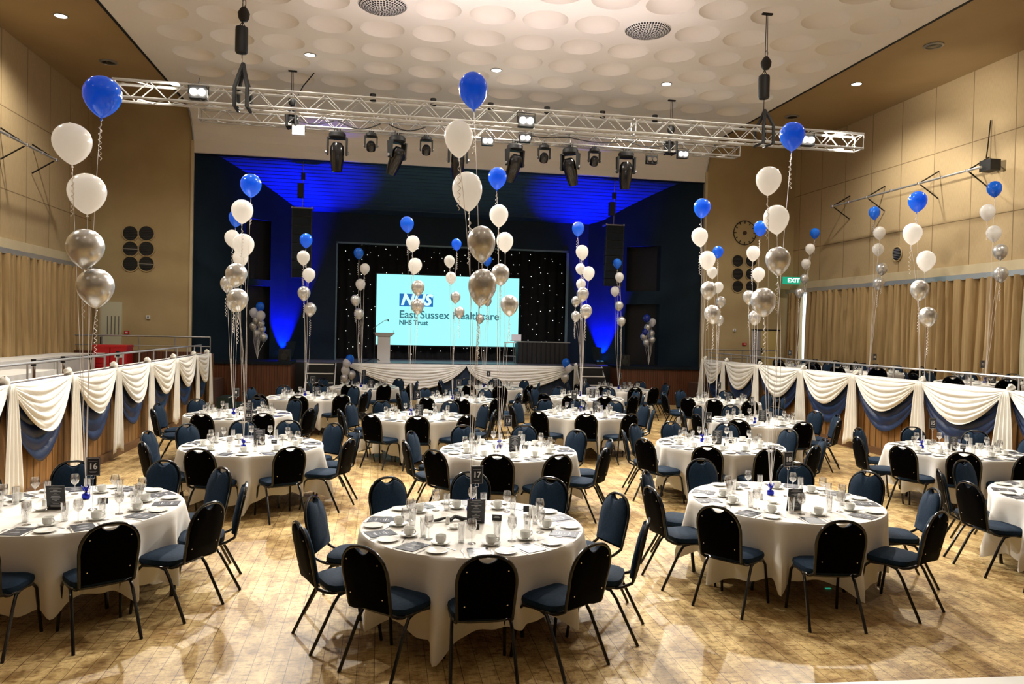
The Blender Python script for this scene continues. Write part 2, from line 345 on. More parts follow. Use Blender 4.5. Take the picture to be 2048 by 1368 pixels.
# ceiling with round hollows
def ceiling():
    mb = MB(); dx, dy = 1.055, 1.2; cx0, cy0 = -.08, 14.65; R = .45; n = 28
    cells = set()
    i0, i1 = -4, 9; j0, j1 = -17, 5
    bot = cy0+(j1+.5)*dy; x0 = cx0+(i0-.5)*dx; x1 = cx0+(i1+.5)*dx; y0 = cy0+(j0-.5)*dy
    skip = {(0, 0), (5, 0)}
    for i in range(i0, i1+1):
        for j in range(j0, j1+1):
            cx, cy_ = cx0+i*dx, cy0+j*dy
            outer = []; rings = [[], [], [], [], []]
            for k in range(n):
                a = 2*pi*(k+.5)/n; ca, sa = cos(a), sin(a)
                t = min((dx/2)/abs(ca) if abs(ca) > 1e-6 else 9, (dy/2)/abs(sa) if abs(sa) > 1e-6 else 9)
                outer.append((cx+t*ca, cy_+t*sa, CEIL))
                for q, (rr, h) in enumerate(((1, 0), (.965, .035), (.82, .11), (.55, .17), (.25, .195))):
                    rings[q].append((cx+R*rr*ca, cy_+R*rr*sa, CEIL+h))
            v = outer+[p for r in rings for p in r]+[(cx, cy_, CEIL+.2)]
            # corner fill: extend square corners
            f = []
            for q in range(5):
                for k in range(n): f.append((q*n+k, q*n+(k+1) % n, (q+1)*n+(k+1) % n, (q+1)*n+k))
            for k in range(n): f.append((5*n+k, 5*n+(k+1) % n, 6*n))
            mb.add(v, f)
            b = len(mb.v)
            for sx in (-1, 1):
                for sy in (-1, 1):
                    # two outer points straddling each corner plus the corner itself
                    best = sorted(range(n), key=lambda k: (outer[k][0]-(cx+sx*dx/2))**2+(outer[k][1]-(cy_+sy*dy/2))**2)[:2]
                    mb.add([outer[best[0]], outer[best[1]], (cx+sx*dx/2, cy_+sy*dy/2, CEIL)], [(0, 1, 2)])
    mb.add([(CL, y0, CEIL), (x0, y0, CEIL), (x0, bot, CEIL), (CL, bot, CEIL)], [(0, 1, 2, 3)])
    mb.add([(x1, y0, CEIL), (CR, y0, CEIL), (CR, bot, CEIL), (x1, bot, CEIL)], [(0, 1, 2, 3)])
    mb.add([(CL, YB-.1, CEIL), (CR, YB-.1, CEIL), (CR, y0, CEIL), (CL, y0, CEIL)], [(0, 1, 2, 3)])
    # cove down to the header above the stage opening
    prof = [(bot, CEIL), (22.2, CEIL)]+[(22.2+1.0*sin(a), CEIL-1.0+1.0*cos(a)) for a in [pi/2*k/8 for k in range(1, 9)]]+[(YF, 7.27), (YF+.18, 7.27)]
    for (a, za), (b, zb) in zip(prof, prof[1:]): mb.add([(CL, a, za), (CR, a, za), (CR, b, zb), (CL, b, zb)], [(0, 1, 2, 3)])
    o = mb.build('ceiling', M_CEIL, smooth=50); structure(o); return o
ceiling()
SOF = CEIL+.14
s = MB()
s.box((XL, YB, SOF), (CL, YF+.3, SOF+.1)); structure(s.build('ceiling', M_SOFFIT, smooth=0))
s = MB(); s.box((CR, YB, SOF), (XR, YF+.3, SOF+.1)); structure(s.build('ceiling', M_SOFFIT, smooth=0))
for nm, x in (('trim_1', CL), ('trim_2', CR)):
    structure(MB().box((x-.03, YB, CEIL-.01), (x+.03, 22.3, SOF+.05)).build(nm, M_NAVYP, smooth=0))
structure(MB().box((XL-.15, YB, 0), (XL, YF+.3, SOF+.1)).build('wall_left', M_WALL, smooth=0))
structure(MB().box((XR, YB, 0), (XR+.15, YF+.3, SOF+.1)).build('wall_right', M_WALL, smooth=0))
structure(MB().box((XL, YB-.15, 0), (XR, YB, SOF+.1)).build('wall_back', mat('rear_wall_dark', (.10, .08, .06), .8), smooth=0))
structure(MB().box((XL, YF, 0), (CL, YF+.2, SOF+.1)).build('wall_return_left', M_RETURN, smooth=0))
structure(MB().box((CR, YF, 0), (XR, YF+.2, SOF+.1)).build('wall_return_right', M_RETURN, smooth=0))
# thin white reveal lines of the stage opening
for nm, x in (('trim_3', CL), ('trim_4', CR)):
    mb = MB(); mb.box((x-.035, YF-.05, STZ), (x+.035, YF, 7.6))
    structure(mb.build(nm, M_CREAM, smooth=0))
# cove end caps beside the curved ceiling
for nm, x in (('trim_5', CL), ('trim_6', CR)):
    pts = [(22.2+1.0*sin(a), CEIL-1.0+1.0*cos(a)) for a in [pi/2*k/10 for k in range(11)]]
    mb = MB(); mb.tube([(x, a, z) for a, z in pts]+[(x, YF, 7.3)], .03, 6); structure(mb.build(nm, M_GREY))
# platforms
for nm, xa, xb, sgn in (('platform_left', XL, PL, 1), ('platform_right', PR, XR, -1)):
    mb = MB(); mb.box((xa, YB, .0), (xb, YF, .75)); structure(mb.use(0).build('floor_'+nm, M_CARPET, smooth=0))
    xf = PL if sgn > 0 else PR
    mb = MB(); mb.box((xf-.03, YB, .12), (xf+.03, 21.6, 1.5)); structure(mb.build('wall_'+nm, M_WOODPL, smooth=0))
    mb = MB(); mb.box((min(xf, xf+.06*sgn)-.0, YB, 0), (max(xf, xf+.06*sgn), 21.6, .14)); structure(mb.build('baseboard_'+nm, M_WOODBASE, smooth=0))
# curtain head rails and cream bands
for nm, x, s_ in (('left', XL, 1), ('right', XR, -1)):
    a, b = sorted((x, x+.10*s_)); structure(MB().box((a, YB, 3.86), (b, YF, 4.08)).build('trim_7' if s_ > 0 else 'trim_8', M_CREAM, smooth=0))
    a, b = sorted((x, x+.26*s_)); mb = MB(); mb.box((a, YB, 3.72), (b, YF-.02, 3.84))
    tag(mb.build('curtain_track', M_SILVERRAIL, smooth=0), 'long grey curtain track along the '+nm+' wall above the gold curtains', 'curtain track')

# ------------------------------------------------------------------ stage
YC = 24.3                                                       # front of centre stage
structure(MB().box((CL, YF, 0), (-2.6, YC+.3, STZ)).build('wall_apron_left', M_WOODST, smooth=0))
structure(MB().box((7.6, YF, 0), (CR, YC+.3, STZ)).build('wall_apron_right', M_WOODST, smooth=0))
structure(MB().box((CL, YF-.06, STZ-.02), (-2.6, YC+.3, STZ+.06)).build('trim_9', M_NAVYP, smooth=0))
structure(MB().box((7.6, YF-.06, STZ-.02), (CR, YC+.3, STZ+.06)).build('trim_10', M_NAVYP, smooth=0))
structure(MB().box((-2.6, YC, 0), (7.6, YC+.05, STZ)).build('wall_stage_front', M_BLACK, smooth=0))
structure(MB().box((CL, YC+.02, STZ-.1), (CR, 28.4, STZ)).build('floor_stage', M_STAGEFL, smooth=0))
YI = 26.3
opl, opr = aty(676, 487, YI), aty(1133, 505, YI); OZ = (opl.z+opr.z)/2
structure(MB().box((-2.55, YI, STZ), (opl.x, YI+.2, 6.2)).build('wall_inner_left', M_TEAL, smooth=0))
structure(MB().box((opr.x, YI, STZ), (7.3, YI+.2, 6.2)).build('wall_inner_right', M_TEAL, smooth=0))
structure(MB().box((opl.x, YI, OZ), (opr.x, YI+.2, 6.2)).build('wall_inner_top', M_TEAL, smooth=0))
for k, (a, b) in enumerate((((opl.x-.05, YI-.03, STZ), (opl.x, YI+.2, OZ+.05)), ((opr.x, YI-.03, STZ), (opr.x+.09, YI+.2, OZ+.05)), ((opl.x-.05, YI-.03, OZ), (opr.x+.09, YI+.2, OZ+.06)))):
    structure(MB().box(a, b).build('trim_%d' % (11+k), mat('frame_teal', (.10, .17, .20), .4), smooth=0))
# flared side walls of the stage, each with a doorway recess
def flare(nm, xa, xb, holes):
    # wall from (xa, YF+.2) to (xb, YI); holes in (t0,t1,z0,z1)
    P = lambda t, z, d=0: Vector((xa+(xb-xa)*t, YF+.2+(YI-YF-.2)*t+d, z))
    ts = sorted({0, 1, *[h[0] for h in holes], *[h[1] for h in holes]}); zs = sorted({STZ, 7.6, *[h[2] for h in holes], *[h[3] for h in holes]})
    mb = MB()
    for t0, t1 in zip(ts, ts[1:]):
        for z0, z1 in zip(zs, zs[1:]):
            tm, zm = (t0+t1)/2, (z0+z1)/2
            if any(h[0] < tm < h[1] and h[2] < zm < h[3] for h in holes): continue
            mb.add([P(t0, z0), P(t1, z0), P(t1, z1), P(t0, z1)], [(0, 1, 2, 3)])
    mb.use(1)
    for h in holes:
        d = .35; t0, t1, z0, z1 = h
        mb.add([P(t0, z0, d), P(t1, z0, d), P(t1, z1, d), P(t0, z1, d)], [(0, 1, 2, 3)])
        for q in (((t0, z0), (t1, z0)), ((t1, z0), (t1, z1)), ((t1, z1), (t0, z1)), ((t0, z1), (t0, z0))):
            mb.add([P(*q[0]), P(*q[1]), P(*q[1], d), P(*q[0], d)], [(0, 1, 2, 3)])
    structure(mb.build(nm, [M_TEAL, M_BLACK], smooth=0)); return P
PLf = flare('wall_flare_left', CL, -2.55, [(.42, .66, STZ, 3.55), (.42, .66, 3.75, 5.65)])
PRf = flare('wall_flare_right', CR, 7.3, [(.34, .64, STZ, 3.3), (.34, .64, 3.75, 5.3)])
# inner ribbed ceiling stepping down to the back
mb = MB(); prof = [(YF+.15, 7.5), (YF+.5, 7.45)]
zz = 7.45; yy = YF+.5; ns = 14
for k in range(ns):
    yy += 2.2/ns; zz -= .045+.003*k; prof += [(yy, zz), (yy+.012, zz+.03), (yy+.024, zz+.03), (yy+.03, zz-.02)]; zz -= .02
prof += [(YI+.02, zz-.1), (YI+.02, 5.85)]
for (a, za), (b, zb) in zip(prof, prof[1:]): mb.add([(CL, a, za), (CR, a, za), (CR, b, zb), (CL, b, zb)], [(0, 1, 2, 3)])
structure(MB().box((CL, YF+.1, 7.26), (CR, YF+.35, 7.6)).build('trim_21', M_NAVYP, smooth=0))
structure(mb.build('ceiling_stage', noise_mix(mat('stage_ceiling_blue', (.014, .04, .075), .6), (.012, .036, .07), (.016, .044, .08), 1)[0], smooth=0))
# stage box behind the opening
mb = MB(); mb.box((opl.x-.6, 28.3, STZ), (opr.x+.6, 28.4, 6)); mb.box((opl.x-.7, YI+.2, STZ), (opl.x-.6, 28.4, 6)); mb.box((opr.x+.6, YI+.2, STZ), (opr.x+.7, 28.4, 6)); mb.box((opl.x-.7, YI+.2, 5.9), (opr.x+.7, 28.4, 6))
structure(mb.build('wall_stage_rear', M_BLACK, smooth=0))

# star cloth
YS = 27.7
t = thing('star_cloth', 'black star cloth with pinpoint white lights hung behind the screen', 'star cloth', (0, YS, 0))
x0, x1 = opl.x-.3, opr.x+.3
mb = MB(); mb.grid(lambda u, v: Vector((x0+(x1-x0)*u, .05*sin(u*150)+.03*sin(u*61+1), STZ+.01+(5.6-STZ)*v)), 240, 1); mb.build('cloth', M_STARCLOTH, t)
mb = MB(); random.seed(3)
for i in range(23):
    for j in range(11):
        x = x0+(x1-x0)*(i+.5+random.uniform(-.4, .4))/23; z = STZ+.15+4.0*(j+.5+random.uniform(-.4, .4))/11; r = random.choice((.006, .009, .013, .015))
        mb.add([(x+r*cos(a), -.10, z+r*sin(a)) for a in (k*pi/3 for k in range(6))]+[(x, -.115, z)], [(k, (k+1) % 6, 6) for k in range(6)])
tag(mb.build('star_lamp', M_STAR, t, smooth=0), kind='stuff')

# projection screen with its slide
YSC = 27.3
a, b = aty(755, 549, YSC), aty(1038, 556, YSC); c_, d_ = aty(750, 690, YSC), aty(1036, 693, YSC)
SX0, SX1 = (a.x+c_.x)/2, (b.x+d_.x)/2; SZ0, SZ1 = (c_.z+d_.z)/2, (a.z+b.z)/2
t = thing('projection_screen', 'large pale cyan projection screen showing the slide on the stage', 'screen', ((SX0+SX1)/2, YSC, 0))
hw = (SX1-SX0)/2
mb = MB(); mb.box((-hw, 0, SZ0), (hw, .03, SZ1)); mb.build('screen_panel', M_SCREEN, t, smooth=0)
mb = MB(); mb.box((-hw-.04, .03, SZ0-.04), (hw+.04, .06, SZ1+.04)); mb.build('screen_frame', M_BLACK, t, smooth=0)
def sc(x, y): p = aty(x, y, YSC); return p.x-(SX0+SX1)/2, p.z
lx0, lz1 = sc(799, 587); lx1, lz0 = sc(866, 614)
mb = MB(); mb.box((lx0, -.012, lz0), (lx1, 0, lz1)); mb.build('logo_block', M_LOGO, t, smooth=0)
text('lettering', 'NHS', (lz1-lz0)*1.20, M_LOGOW, t, ((lx0+lx1)/2-.02, -.02, (lz0+lz1)/2), shear=.28, bold=.022)
def line(string, x_a, x_b, ymid, bold):
    xa, z = sc(x_a, ymid); xb, _ = sc(x_b, ymid); me = text_mesh(string, 1.0, bold=bold, align='LEFT')
    w = max(v.co.x for v in me.vertices)-min(v.co.x for v in me.vertices); k = (xb-xa)/w
    o = text('lettering', string, 1.0, M_SCRTXT, t, (xa, -.012, z), bold=bold, align='LEFT'); o.scale = (k, k, 1)
line('East Sussex Healthcare', 798, 997, 629, .022); line('NHS Trust', 798, 856, 645, .04)

# lectern with microphone
p = atz(767, 725, STZ)
t = thing('lectern', 'pale grey column lectern with sloping top on the stage', 'lectern', (p.x, 24.75, STZ))
mb = MB(); mb.box((-.20, -.16, .02), (.20, .16, .93)); mb.box((-.20, -.18, 0), (.22, .18, .03)); mb.build('column', mat('lectern_grey', (.62, .60, .56), .45), t, smooth=0)
mb = MB(); mb.prism([(-.34, .90), (.34, .90), (.30, .93)], 0, .01); mb.v = []; mb.f = []; mb.m = []
mb.add([(-.24, -.2, .86), (.24, -.2, .86), (.24, .2, .86), (-.24, .2, .86), (-.34, -.26, .98), (.34, -.26, .98), (.34, .26, .94), (-.34, .26, .94)], [(0,3,2,1),(4,5,6,7),(0,1,5,4),(1,2,6,5),(2,3,7,6),(3,0,4,7)])
mb.build('reading_top', mat('lectern_top', (.55, .53, .50), .4), t, smooth=0)
mb = MB(); mb.cyl((-.28, 0, .96), (-.28, 0, 1.06), .006, 6); mb.cyl((.3, 0, .96), (.3, 0, 1.06), .006, 6); mb.build('side_clip', M_BLACK, t)
t = thing('microphone_stand', 'black microphone stand with tripod foot beside the lectern', 'microphone stand', (p.x-.30, 24.5, STZ))
mb = MB(); mb.cyl((0, 0, .12), (0, 0, 1.15), .012, 8); mb.build('pole', M_BLACK, t)
for k in range(3):
    a = 2*pi*k/3+.5; mb = MB(); mb.cyl((0, 0, .16), (.38*cos(a), .38*sin(a), .012), .011, 6); mb.build('leg', M_BLACK, t)
mb = MB(); mb.tube([(-.05, 0, 1.10), (0, 0, 1.14), (.30, .1, 1.36), (.42, .12, 1.40)], .009, 6); mb.build('boom_arm', M_GREY, t)
mb = MB(); mb.lathe([(0, 0), (.012, 0), (.018, .09), (.024, .11), (.022, .14), (0, .155)], 10, T=Matrix.Translation((.42, .12, 1.40)) @ Matrix.Rotation(radians(110), 4, 'X')); mb.build('microphone', M_BLACK, t)
# stool with laptop, draped table
p = aty(1019, 720, 25.6)
t = thing('bar_stool', 'slim chrome high stool beside the black draped stage table', 'stool', (p.x, 25.6, STZ))
mb = MB(); mb.box((-.19, -.17, .70), (.19, .17, .73)); mb.build('seat', M_WHITEP, t, smooth=0)
for sx in (-1, 1):
    for sy in (-1, 1): MB().cyl((sx*.16, sy*.14, .70), (sx*.19, sy*.17, 0), .011, 6).build('leg', M_CHROME, t)
MB().tube([(-.18, -.16, .25), (.18, -.16, .25), (.18, .16, .25), (-.18, .16, .25)], .009, 6, closed=True).build('foot_ring', M_CHROME, t)
p = aty(1030, 678, 25.6)
t = thing('laptop', 'white laptop with open lid at the table end on stage', 'laptop', (p.x+.05, 25.75, STZ+.765))
MB().box((-.17, -.12, 0), (.17, .12, .018)).build('keyboard_base', M_WHITEP, t, smooth=0)
MB().box((-.17, -.13, .018), (.17, -.118, .23)).build('lid', mat('laptop_lid', (.75, .72, .76), .4, emit=(.5, .45, .5), es=.3), t, smooth=0)
t = thing('draped_table', 'long table under a black cloth at the side of the stage', 'table', (5.55, 26.0-.25, STZ))
mb = MB(); mb.box((-.93, -.35, .735), (.93, .35, .765)); mb.build('table_top', M_GREY, t, smooth=0)
mb = MB()
mb.grid(lambda u, v: Vector(((-.9+1.8*u), -.34+.015*sin(u*70), .735-.73*v)), 120, 1); mb.grid(lambda u, v: Vector((-.9, -.34+.68*u, .735-.73*v)), 10, 1); mb.build('table_drape', M_BLACK, t)

# swagged drapes on the stage front
def swag_surface(P0, P1, out, depth, dend, folds, amp, seed, nu=48, nv=44, belly=.10, power=.5, asym=0):
    """cloth between P0 and P1 hanging in nested curved folds; out = outward normal"""
    rnd = random.Random(seed); ph = [rnd.uniform(0, 6.28) for _ in range(4)]
    def fn(u, v):
        base = P0.lerp(P1, u)
        s_ = sin(pi*min(1, max(0, u**(1+asym))))
        D = dend+(depth-dend)*(max(0, s_)**power)
        w = v+.02*sin(6*u+ph[0])*v
        fold = .62*abs(sin(pi*folds*w+ph[1]+.8*sin(u*5+ph[2])))**.8+.38*abs(sin(pi*folds*.61*w+ph[3]+1.6*sin(u*3.3+ph[0])))
        k = .35+.65*s_
        return base+Vector((0, 0, -D*w))+out*(.025+belly*s_*sin(pi*min(1, v)*.55)+amp*k*fold*min(1, v*5+.15))
    mb = MB(); mb.grid(fn, nu, nv); return mb
def tail_surface(P, along, out, w0, w1, length, seed, folds=4):
    rnd = random.Random(seed); ph = rnd.uniform(0, 6); sk = rnd.uniform(-.05, .05)
    def fn(u, v):
        w = w0+(w1-w0)*min(1, v**.6); x = (u-.5)*w+sk*v
        end = length*(1+.04*sin(u*5+ph))
        return P+along*x+Vector((0, 0, -end*v))+out*(.09+.035*abs(sin(u*pi*folds+ph+.5*v))+.02*v)
    mb = MB(); mb.grid(fn, 40, 14); return mb
def knot_mesh(r, seed):
    rnd = random.Random(seed); ph = rnd.uniform(0, 6)
    mb = MB()
    def fn(u, v):
        a, b = 2*pi*u, pi*v
        k = r*(1+.16*sin(3*a+ph+4*b)+.08*sin(7*b+2*a))
        return Vector((k*sin(b)*cos(a)*.9, k*sin(b)*sin(a)*.8, k*cos(b)))
    mb.grid(fn, 24, 14, closed_u=True); return mb
YD = YC-.06
A, B, Cn = aty(690, 729, YD), aty(933, 733, YD), aty(1150, 738, YD)
for (P0, P1, lab, asy) in ((A, B, 'swag', .25), (B, Cn, 'swag', -.2)):
    P0 = Vector((P0.x, YD, STZ+.0)); P1 = Vector((P1.x, YD, STZ+.0))
    mb = swag_surface(P0, P1, Vector((0, -1, 0)), .80, .04, 8, .065, 5, nu=70, nv=80, belly=.06, power=.75, asym=asy)
    side = 'beside the lectern side' if asy > 0 else 'beneath the laptop table side'
    tag(mb.build('stage_swag', M_DRAPE, solid=.004), 'wide ivory swag on the centre stage front, '+side, 'drape', 'ivory swags on the stage front')
mb = MB(); mb.grid(lambda u, v: Vector((A.x+(Cn.x-A.x)*u, YC-.02+.018*sin(u*160), STZ*(1-v)+.02)), 260, 1)
tag(mb.build('stage_skirt', mat('skirt_navy', (.008, .022, .05), .7)), 'dark navy skirt cloth behind the ivory swags on the stage front', 'drape')
for k, P in enumerate((A, Cn)):
    P = Vector((P.x, YD, STZ+.03)); nm = ('at the lectern end', 'at the laptop table end')[k]
    t = thing('drape_tail', 'ivory gathered drape tail '+nm+' of the stage front', 'drape', (P.x, P.y, 0), group='ivory drape tails on the stage front')
    mb = tail_surface(Vector((0, 0, P.z)), Vector((1, 0, 0)), Vector((0, -1, 0)), .10, .22, .95, k); mb.build('tail', M_DRAPE, t, solid=.004)
    o = knot_mesh(.07, k).build('knot', M_DRAPE, t); o.location = (0, -.09, P.z)

# steps up to the stage
for k, (xa, xb, ya) in enumerate(((aty(614, 728, YC).x, aty(673, 728, YC).x, 0), (aty(1153, 733, YC).x, aty(1200, 733, YC).x, 0))):
    w = xb-xa; t = thing('stage_steps', ('black stage steps with white nosings by the drape at the lectern end', 'black stage steps with white nosings by the drape at the laptop end')[k], 'steps', ((xa+xb)/2, YC-.08, 0), group='stage steps')
    hwid = .40
    for q in range(4):
        z1 = STZ-.02-q*.27; y1 = -q*.27
        MB().box((-hwid, y1-.27, z1-.03), (hwid, y1, z1)).build('tread', M_BLACK, t, smooth=0)
        MB().box((-hwid, y1-.285, z1-.032), (hwid, y1-.27, z1+.002)).build('nosing', M_WHITEP, t, smooth=0)
        MB().box((-hwid, y1-.265, z1-.27 if q < 3 else 0), (hwid, y1-.25, z1-.03)).build('riser', M_BLACK, t, smooth=0)
    for sx in (-1, 1):
        mb = MB(); mb.add([(sx*(hwid+.02), .0, STZ), (sx*(hwid+.05), .0, STZ), (sx*(hwid+.05), -1.16, .02), (sx*(hwid+.02), -1.16, .02), (sx*(hwid+.02), 0, STZ-.09), (sx*(hwid+.05), 0, STZ-.09), (sx*(hwid+.05), -1.08, 0), (sx*(hwid+.02), -1.08, 0)],
               [(0,1,2,3),(7,6,5,4),(0,4,5,1),(1,5,6,2),(2,6,7,3),(3,7,4,0)])
        mb.build('side_string', M_WHITEP, t, smooth=0)

# line array speakers
for k, (x, y0p, y1p) in enumerate(((605, 418, 556), (1228, 452, 573))):
    top, botp = aty(x, y0p, 23.9), aty(x, y1p, 23.9); n = 8; h = (top.z-botp.z)/n
    t = thing('line_array_speaker', ('tall black hanging speaker column over the lectern side of the stage', 'tall black hanging speaker column over the laptop side of the stage')[k], 'speaker', (top.x, 23.95, botp.z), group='hanging speaker columns')
    w = .30
    for q in range(n):
        tilt = (n-1-q)**2*.0012; zq = q*h; dy = -(n-1-q)**2*.004*0
        mb = MB(); mb.add([(-w, -.2+tilt*2, zq+.006), (w, -.2+tilt*2, zq+.006), (w*.8, .22, zq+.012), (-w*.8, .22, zq+.012), (-w, -.2+tilt*2, zq+h-.006), (w, -.2+tilt*2, zq+h-.006), (w*.8, .22, zq+h-.012), (-w*.8, .22, zq+h-.012)],
                            [(0,3,2,1),(4,5,6,7),(0,1,5,4),(1,2,6,5),(2,3,7,6),(3,0,4,7)])
        cab = mb.build('cabinet', M_BLACK, t, smooth=0)
        MB().box((-w+.03, -.215+tilt*2, zq+.02), (w-.03, -.205+tilt*2, zq+h-.02)).build('grille', M_GREY if False else M_NAVYP, cab, smooth=0)
    mb = MB(); mb.box((-w-.02, -.2, n*h), (-w+.03, .2, n*h+.05)); mb.box((w-.03, -.2, n*h), (w+.02, .2, n*h+.05)); mb.box((-w, -.03, n*h+.02), (w, .03, n*h+.06)); mb.build('flying_frame', M_GREY, t, smooth=0)
    mb = MB(); mb.cyl((0, 0, n*h+.05), (0, 0, 7.42-botp.z), .012, 6); mb.build('chain', M_GREY, t)
    mb = MB(); mb.box((-.16, -.1, n*h+.35), (.02, .1, n*h+.78)); mb.box((-.06, -.05, n*h+.9), (.06, .05, n*h+1.1)); mb.build('hoist', M_BLACK, t, smooth=0)
# blue uplighters, small black monitors
for k, (lx, ly, lz) in enumerate(BLUE_AT):
    t = thing('stage_uplighter', ('small uplighter throwing blue light behind the lectern side speaker', 'small uplighter throwing blue light behind the laptop side speaker')[k], 'stage light', (lx, ly, STZ+.0), group='blue uplighters')
    MB().box((-.13, -.1, 0), (.13, .1, .12)).build('body', M_BLACK, t, smooth=0); MB().box((-.11, -.08, .12), (.11, .08, .125)).build('lens', M_BLUEL, t, smooth=0)
    sx = 1 if k == 0 else -1; a0 = Vector((.075*sx, -.05, 0)); dv = Vector((.46*sx, .72, 0)).normalized()*.2
    mb = MB(); mb.add([a0-dv*.6+Vector((0, 0, .12)), a0+dv+Vector((0, 0, .12)), a0+dv*1.6+Vector((.03*sx, 0, .62)), a0-dv*.9+Vector((.03*sx, 0, .62))], [(0, 1, 2, 3)]); mb.build('spill_blocker', M_BLACK, t, smooth=0, solid=.004)  # plate added to keep the blue light off the inner wall
for k, (px, py) in enumerate(((600, 727), (1212, 735))):
    p = aty(px, py, 23.7)
    t = thing('monitor_speaker', ('small black speaker on the ledge by the lectern side steps', 'small black speaker on the ledge by the laptop side steps')[k], 'speaker', (min(max(p.x, -9), 9) if k else -2.85, 23.7, STZ+.06), group='small ledge speakers')
    if k: t.location.x = 7.85
    MB().box((-.17, -.15, 0), (.17, .15, .36)).build('cabinet', M_BLACK, t, smooth=0)
    for q, (r, z) in enumerate(((.11, .13), (.05, .28))): MB().cyl((0, -.165, z), (0, -.15, z), r, 16).build('driver', M_CHAIRTUBE, t)

# ------------------------------------------------------------------ wall vents, clock, doors and small fittings
def vent(px, py, X=None, Y=None, r=.15, lab='', bar=False):
    p = aty(px, py, Y) if Y else atx(px, py, X)
    t = thing('air_vent', lab, 'vent', p, (0 if Y else pi/2), 'round wall vents')
    if X: t.rotation_euler = (0, 0, -pi/2)
    mb = MB(); mb.tube([((r+.02)*cos(a), -.02, (r+.02)*sin(a)) for a in (2*pi*k/28 for k in range(28))], .018, 6, closed=True); mb.build('rim', M_RETURN, t)
    mb = MB(); mb.cyl((0, -.005, 0), (0, -.012, 0), r, 28); mb.build('duct', M_BLACK, t)
    for q in range(-3, 4):
        z = q*r/4; w = sqrt(r*r-z*z)*.97
        MB().box((-w, -.03, z-.006), (w, -.012, z+.004)).build('louvre', M_SILVERRAIL if (bar and q == 0) or X else mat_louv, t, smooth=0)
mat_louv = mat('louvre_dark', (.03, .026, .02), .5)
rows = ('top', 'middle', 'bottom')
for side, xs in (('left', (261, 293)), ('right', (1475, 1502))):
    for i, y in enumerate((467, 498, 528) if side == 'left' else (522, 548, 573)):
        for j, x in enumerate(xs):
            vent(x, y, Y=YF, r=.20 if side == 'left' else .185, lab='round black vent, %s row and %s column, in the return wall %s' % (rows[i], ('outer', 'inner')[j] if side == 'left' else ('inner', 'outer')[j], 'over the red crates' if side == 'left' else 'below the clock'), bar=(side == 'left' and (i, j) in ((1, 0), (2, 1))))
vent(1795, 508, X=XR, r=.17, lab='single round slatted vent on the board wall above the gold curtains')
p = aty(1489, 466, YF)
t = thing('wall_clock', 'large black ring wall clock without hands above the round vents', 'clock', (p.x, YF, p.z))
R = .39
MB().tube([(R*cos(a), -.03, R*sin(a)) for a in (2*pi*k/48 for k in range(48))], .013, 6, closed=True).build('rim', M_BLACK, t)
for k in range(12):
    a = 2*pi*k/12; MB().cyl((.30*cos(a), -.03, .30*sin(a)), (.385*cos(a), -.03, .385*sin(a)), .014, 6).build('hour_mark', M_BLACK, t)
MB().cyl((0, -.001, 0), (0, -.05, 0), .065, 20).build('hub', mat('hub_brown', (.05, .02, .012), .5), t)
# doors in the return walls
a, b = aty(204, 603, YF), aty(245, 606, YF)
x0, x1 = a.x, b.x
t = structure(bpy.data.objects.new('door_1', None)); C.objects.link(t); t.location = (x0, YF-.02, .75)
H = a.z-.75
MB().box((0, -.03, 0), (x1-x0, .02, H)).build('door_leaf', M_PALEGREEN, t, smooth=0)
MB().box((-.05, -.01, 0), (0, .02, H+.05)).build('door_frame', M_CREAM, t, smooth=0)
for q in range(4): MB().box((.16+q*.10, -.036, 1.15), (.175+q*.10, -.03, 1.72)).build('slot', M_BLACK, t, smooth=0)
MB().box((-.015, -.06, .92), (.03, -.03, 1.12)).build('door_handle', M_BLACK, t, smooth=0)
a, b = aty(1521, 664, YF), aty(1556, 664, YF)
t = structure(bpy.data.objects.new('door_2', None)); C.objects.link(t); t.location = (a.x, YF-.02, .75); H = a.z-.75+.05
MB().box((0, -.03, 0), (b.x-a.x, .02, H)).build('door_leaf', M_DOORGOLD, t, smooth=0)
MB().box((-.32, -.02, 0), (0, .02, H)).build('door_panel', mat('door_grey', (.36, .33, .34), .5), t, smooth=0)
MB().box((-.33, -.04, H), (b.x-a.x+.05, .02, H+.04)).build('door_frame', M_BLACK, t, smooth=0)
MB().box((.02, -.06, 1.0), (.05, -.03, 1.16)).build('door_handle', M_BLACK, t, smooth=0)
def wallbox(px, py, w, h, m, label, nm, cat, m2=None):
    p = aty(px, py, YF); t = thing(nm, label, cat, (p.x, YF, p.z))
    MB().box((-w/2, -.05, -h/2), (w/2, 0, h/2)).build('casing', m, t, smooth=0)
    MB().box((-w*.25, -.056, -h*.2), (w*.25, -.05, h*.2)).build('face_plate', m2 or M_WHITEP, t, smooth=0)
wallbox(297, 634, .10, .10, M_WHITEP, 'small white control box on the wall left of the stage opening', 'control_box', 'wall control', M_GREY)
wallbox(254, 665, .13, .10, M_RED, 'red fire call point on the wall beside the cream door', 'fire_call_point', 'fire alarm')
wallbox(1468, 660, .10, .09, M_WHITEP, 'small white control box below the vents near the clock', 'control_box', 'wall control', M_GREY)
wallbox(1488, 688, .14, .08, M_RED, 'red fire call point below the vents near the gold door', 'fire_call_point', 'fire alarm')
